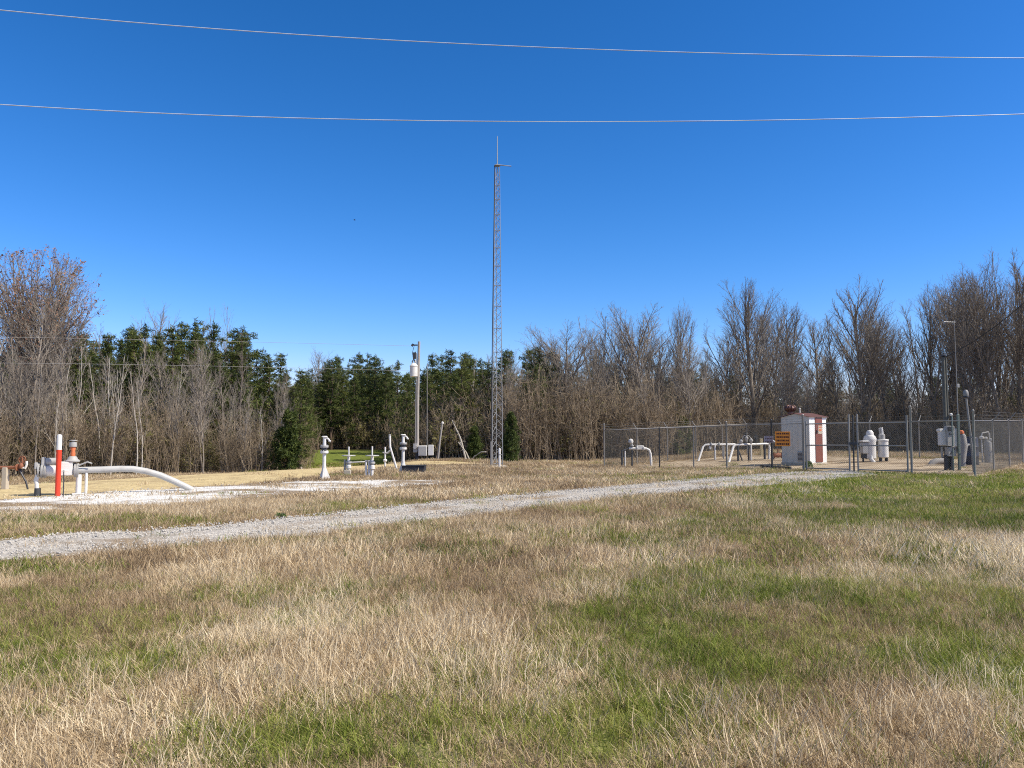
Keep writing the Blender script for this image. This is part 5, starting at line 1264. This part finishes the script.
b = MB(); b.tube([(-0.28, -0.05, Zt(456)), (-0.30, -0.05, Zt(437)), (-0.26, -0.05, Zt(433)), (0.0, -0.05, Zt(432)), (0.05, -0.05, Zt(434)), (0.06, -0.03, Zt(440))], 0.028, 10); b.build('loop_tube', WHITE, e)
b = MB(); b.lathe([(0.03, -0.07), (0.09, -0.04), (0.09, 0.04), (0.03, 0.07)], (-0.30, -0.06, Zt(437.5)), 12); b.lathe([(0.03, -0.06), (0.07, -0.03), (0.07, 0.03), (0.03, 0.06)], (-0.12, -0.06, Zt(438)), 12); b.lathe([(0.03, -0.07), (0.08, -0.04), (0.08, 0.04), (0.03, 0.07)], (0.08, -0.06, Zt(440)), 12); b.build('regulator', WHITE, e)
b = MB(); b.cyl((-0.28, -0.05, -0.05), (-0.28, -0.05, Zt(456)), 0.04, n=8); b.tube([(-0.85, 0, Zt(453)), (-0.28, -0.05, Zt(453))], 0.02, 6); b.build('lower_pipe', GREY, e)
p2 = gxy(936, 31.5); e = empty('pipe_stub', p2, R(8), 'grey buried pipe stub showing low behind the instrument boxes', 'pipe')
MB().tube([(-0.34, 0, -0.05), (-0.22, 0, 0.10), (-0.05, 0, 0.15), (0.5, 0, 0.16)], [0.12, 0.13, 0.13, 0.13], 14).build('pipe', GREYW, e)
b = MB(); flange(b, (0.3, 0, 0.16), 0.19, 0.025, 'X'); b.build('flange', DARK, e)

# ------------------------------------------------------------------ overhead wires and the bird
def span(name, label, P, r, mat, t0=0.0, t1=1.0, n=48, cat='wire', group=None):
    A, M_, B = P                                            # passes A at t=0, M at 0.5, B at 1
    pts = []
    for i in range(n + 1):
        t = t0 + (t1 - t0) * i / n
        pts.append(A * (2 * (t - .5) * (t - 1)) + M_ * (4 * t * (1 - t)) + B * (2 * t * (t - .5)))
    o = pts[0].copy(); ob = MB().tube([q - o for q in pts], r, 6).build(name, mat, None, o)
    return tag(ob, label, cat, group)
span('overhead_wire', 'upper pale power line crossing the whole sky, falling towards the right', [at(0, 10, 17), at(512, 46, 20), at(1024, 58, 23)], 0.011, WIRE, -0.5, 1.5)
span('overhead_wire', 'lower pale power line crossing the whole sky just above the tower tip', [at(0, 104.5, 17), at(512, 121.5, 20), at(1024, 114, 23)], 0.011, WIRE, -0.5, 1.5)
tp = gxy(417.5, 40)
span('overhead_wire', 'thin service wire before the left wood, upper one running to the utility pole top', [at(0, 337, 32), at(208, 341, 36), at(413, 346, 39.9)], 0.0065, DWIRE, -0.4, 1.0)
span('overhead_wire', 'thin service wire before the left wood, lower one running to the transformer', [at(0, 363, 32), at(208, 366, 36), at(412, 371, 39.85)], 0.0065, DWIRE, -0.4, 1.0)
span('overhead_wire', 'black cable rising from the dark service pole towards the right edge', [at(946, 357, 28.45), at(986, 333, 27.5), at(1026, 301, 26.5)], 0.0145, CABLE, 0, 1.9)
q = at(354.5, 220, 70); e = empty('bird', q, R(30), 'tiny dark bird flying in the clear sky left of the tower', 'bird')
b = MB(); b.lathe([(0.01, -0.16), (0.05, -0.09), (0.065, 0.0), (0.045, 0.09), (0.04, 0.12), (0.01, 0.17)], n=10, axis='X')
for sg_ in (1, -1):
    b.quad_ring([[Vector((x, sg_ * y, z + dz)) for x, y, z, dz in ((0.06, 0.03, 0.02, 0), (-0.05, 0.03, 0.02, 0), (-0.05, 0.03, 0.02, .015), (0.06, 0.03, 0.02, .015))],
                 [Vector((x, sg_ * y, z + dz)) for x, y, z, dz in ((0.07, 0.18, 0.09, 0), (-0.03, 0.18, 0.09, 0), (-0.03, 0.18, 0.09, .01), (0.07, 0.18, 0.09, .01))],
                 [Vector((x, sg_ * y, z + dz)) for x, y, z, dz in ((0.0, 0.34, 0.06, 0), (-0.03, 0.34, 0.06, 0), (-0.03, 0.34, 0.06, .005), (0.0, 0.34, 0.06, .005))]])
b.quad_ring([[Vector((-0.14, y, z)) for y, z in ((.02, 0), (-.02, 0), (-.02, .01), (.02, .01))], [Vector((-0.24, y, z)) for y, z in ((.06, 0), (-.06, 0), (-.06, .008), (.06, .008))]])
b.build('body', BIRD, e); e.scale = (0.6, 0.6, 0.6)
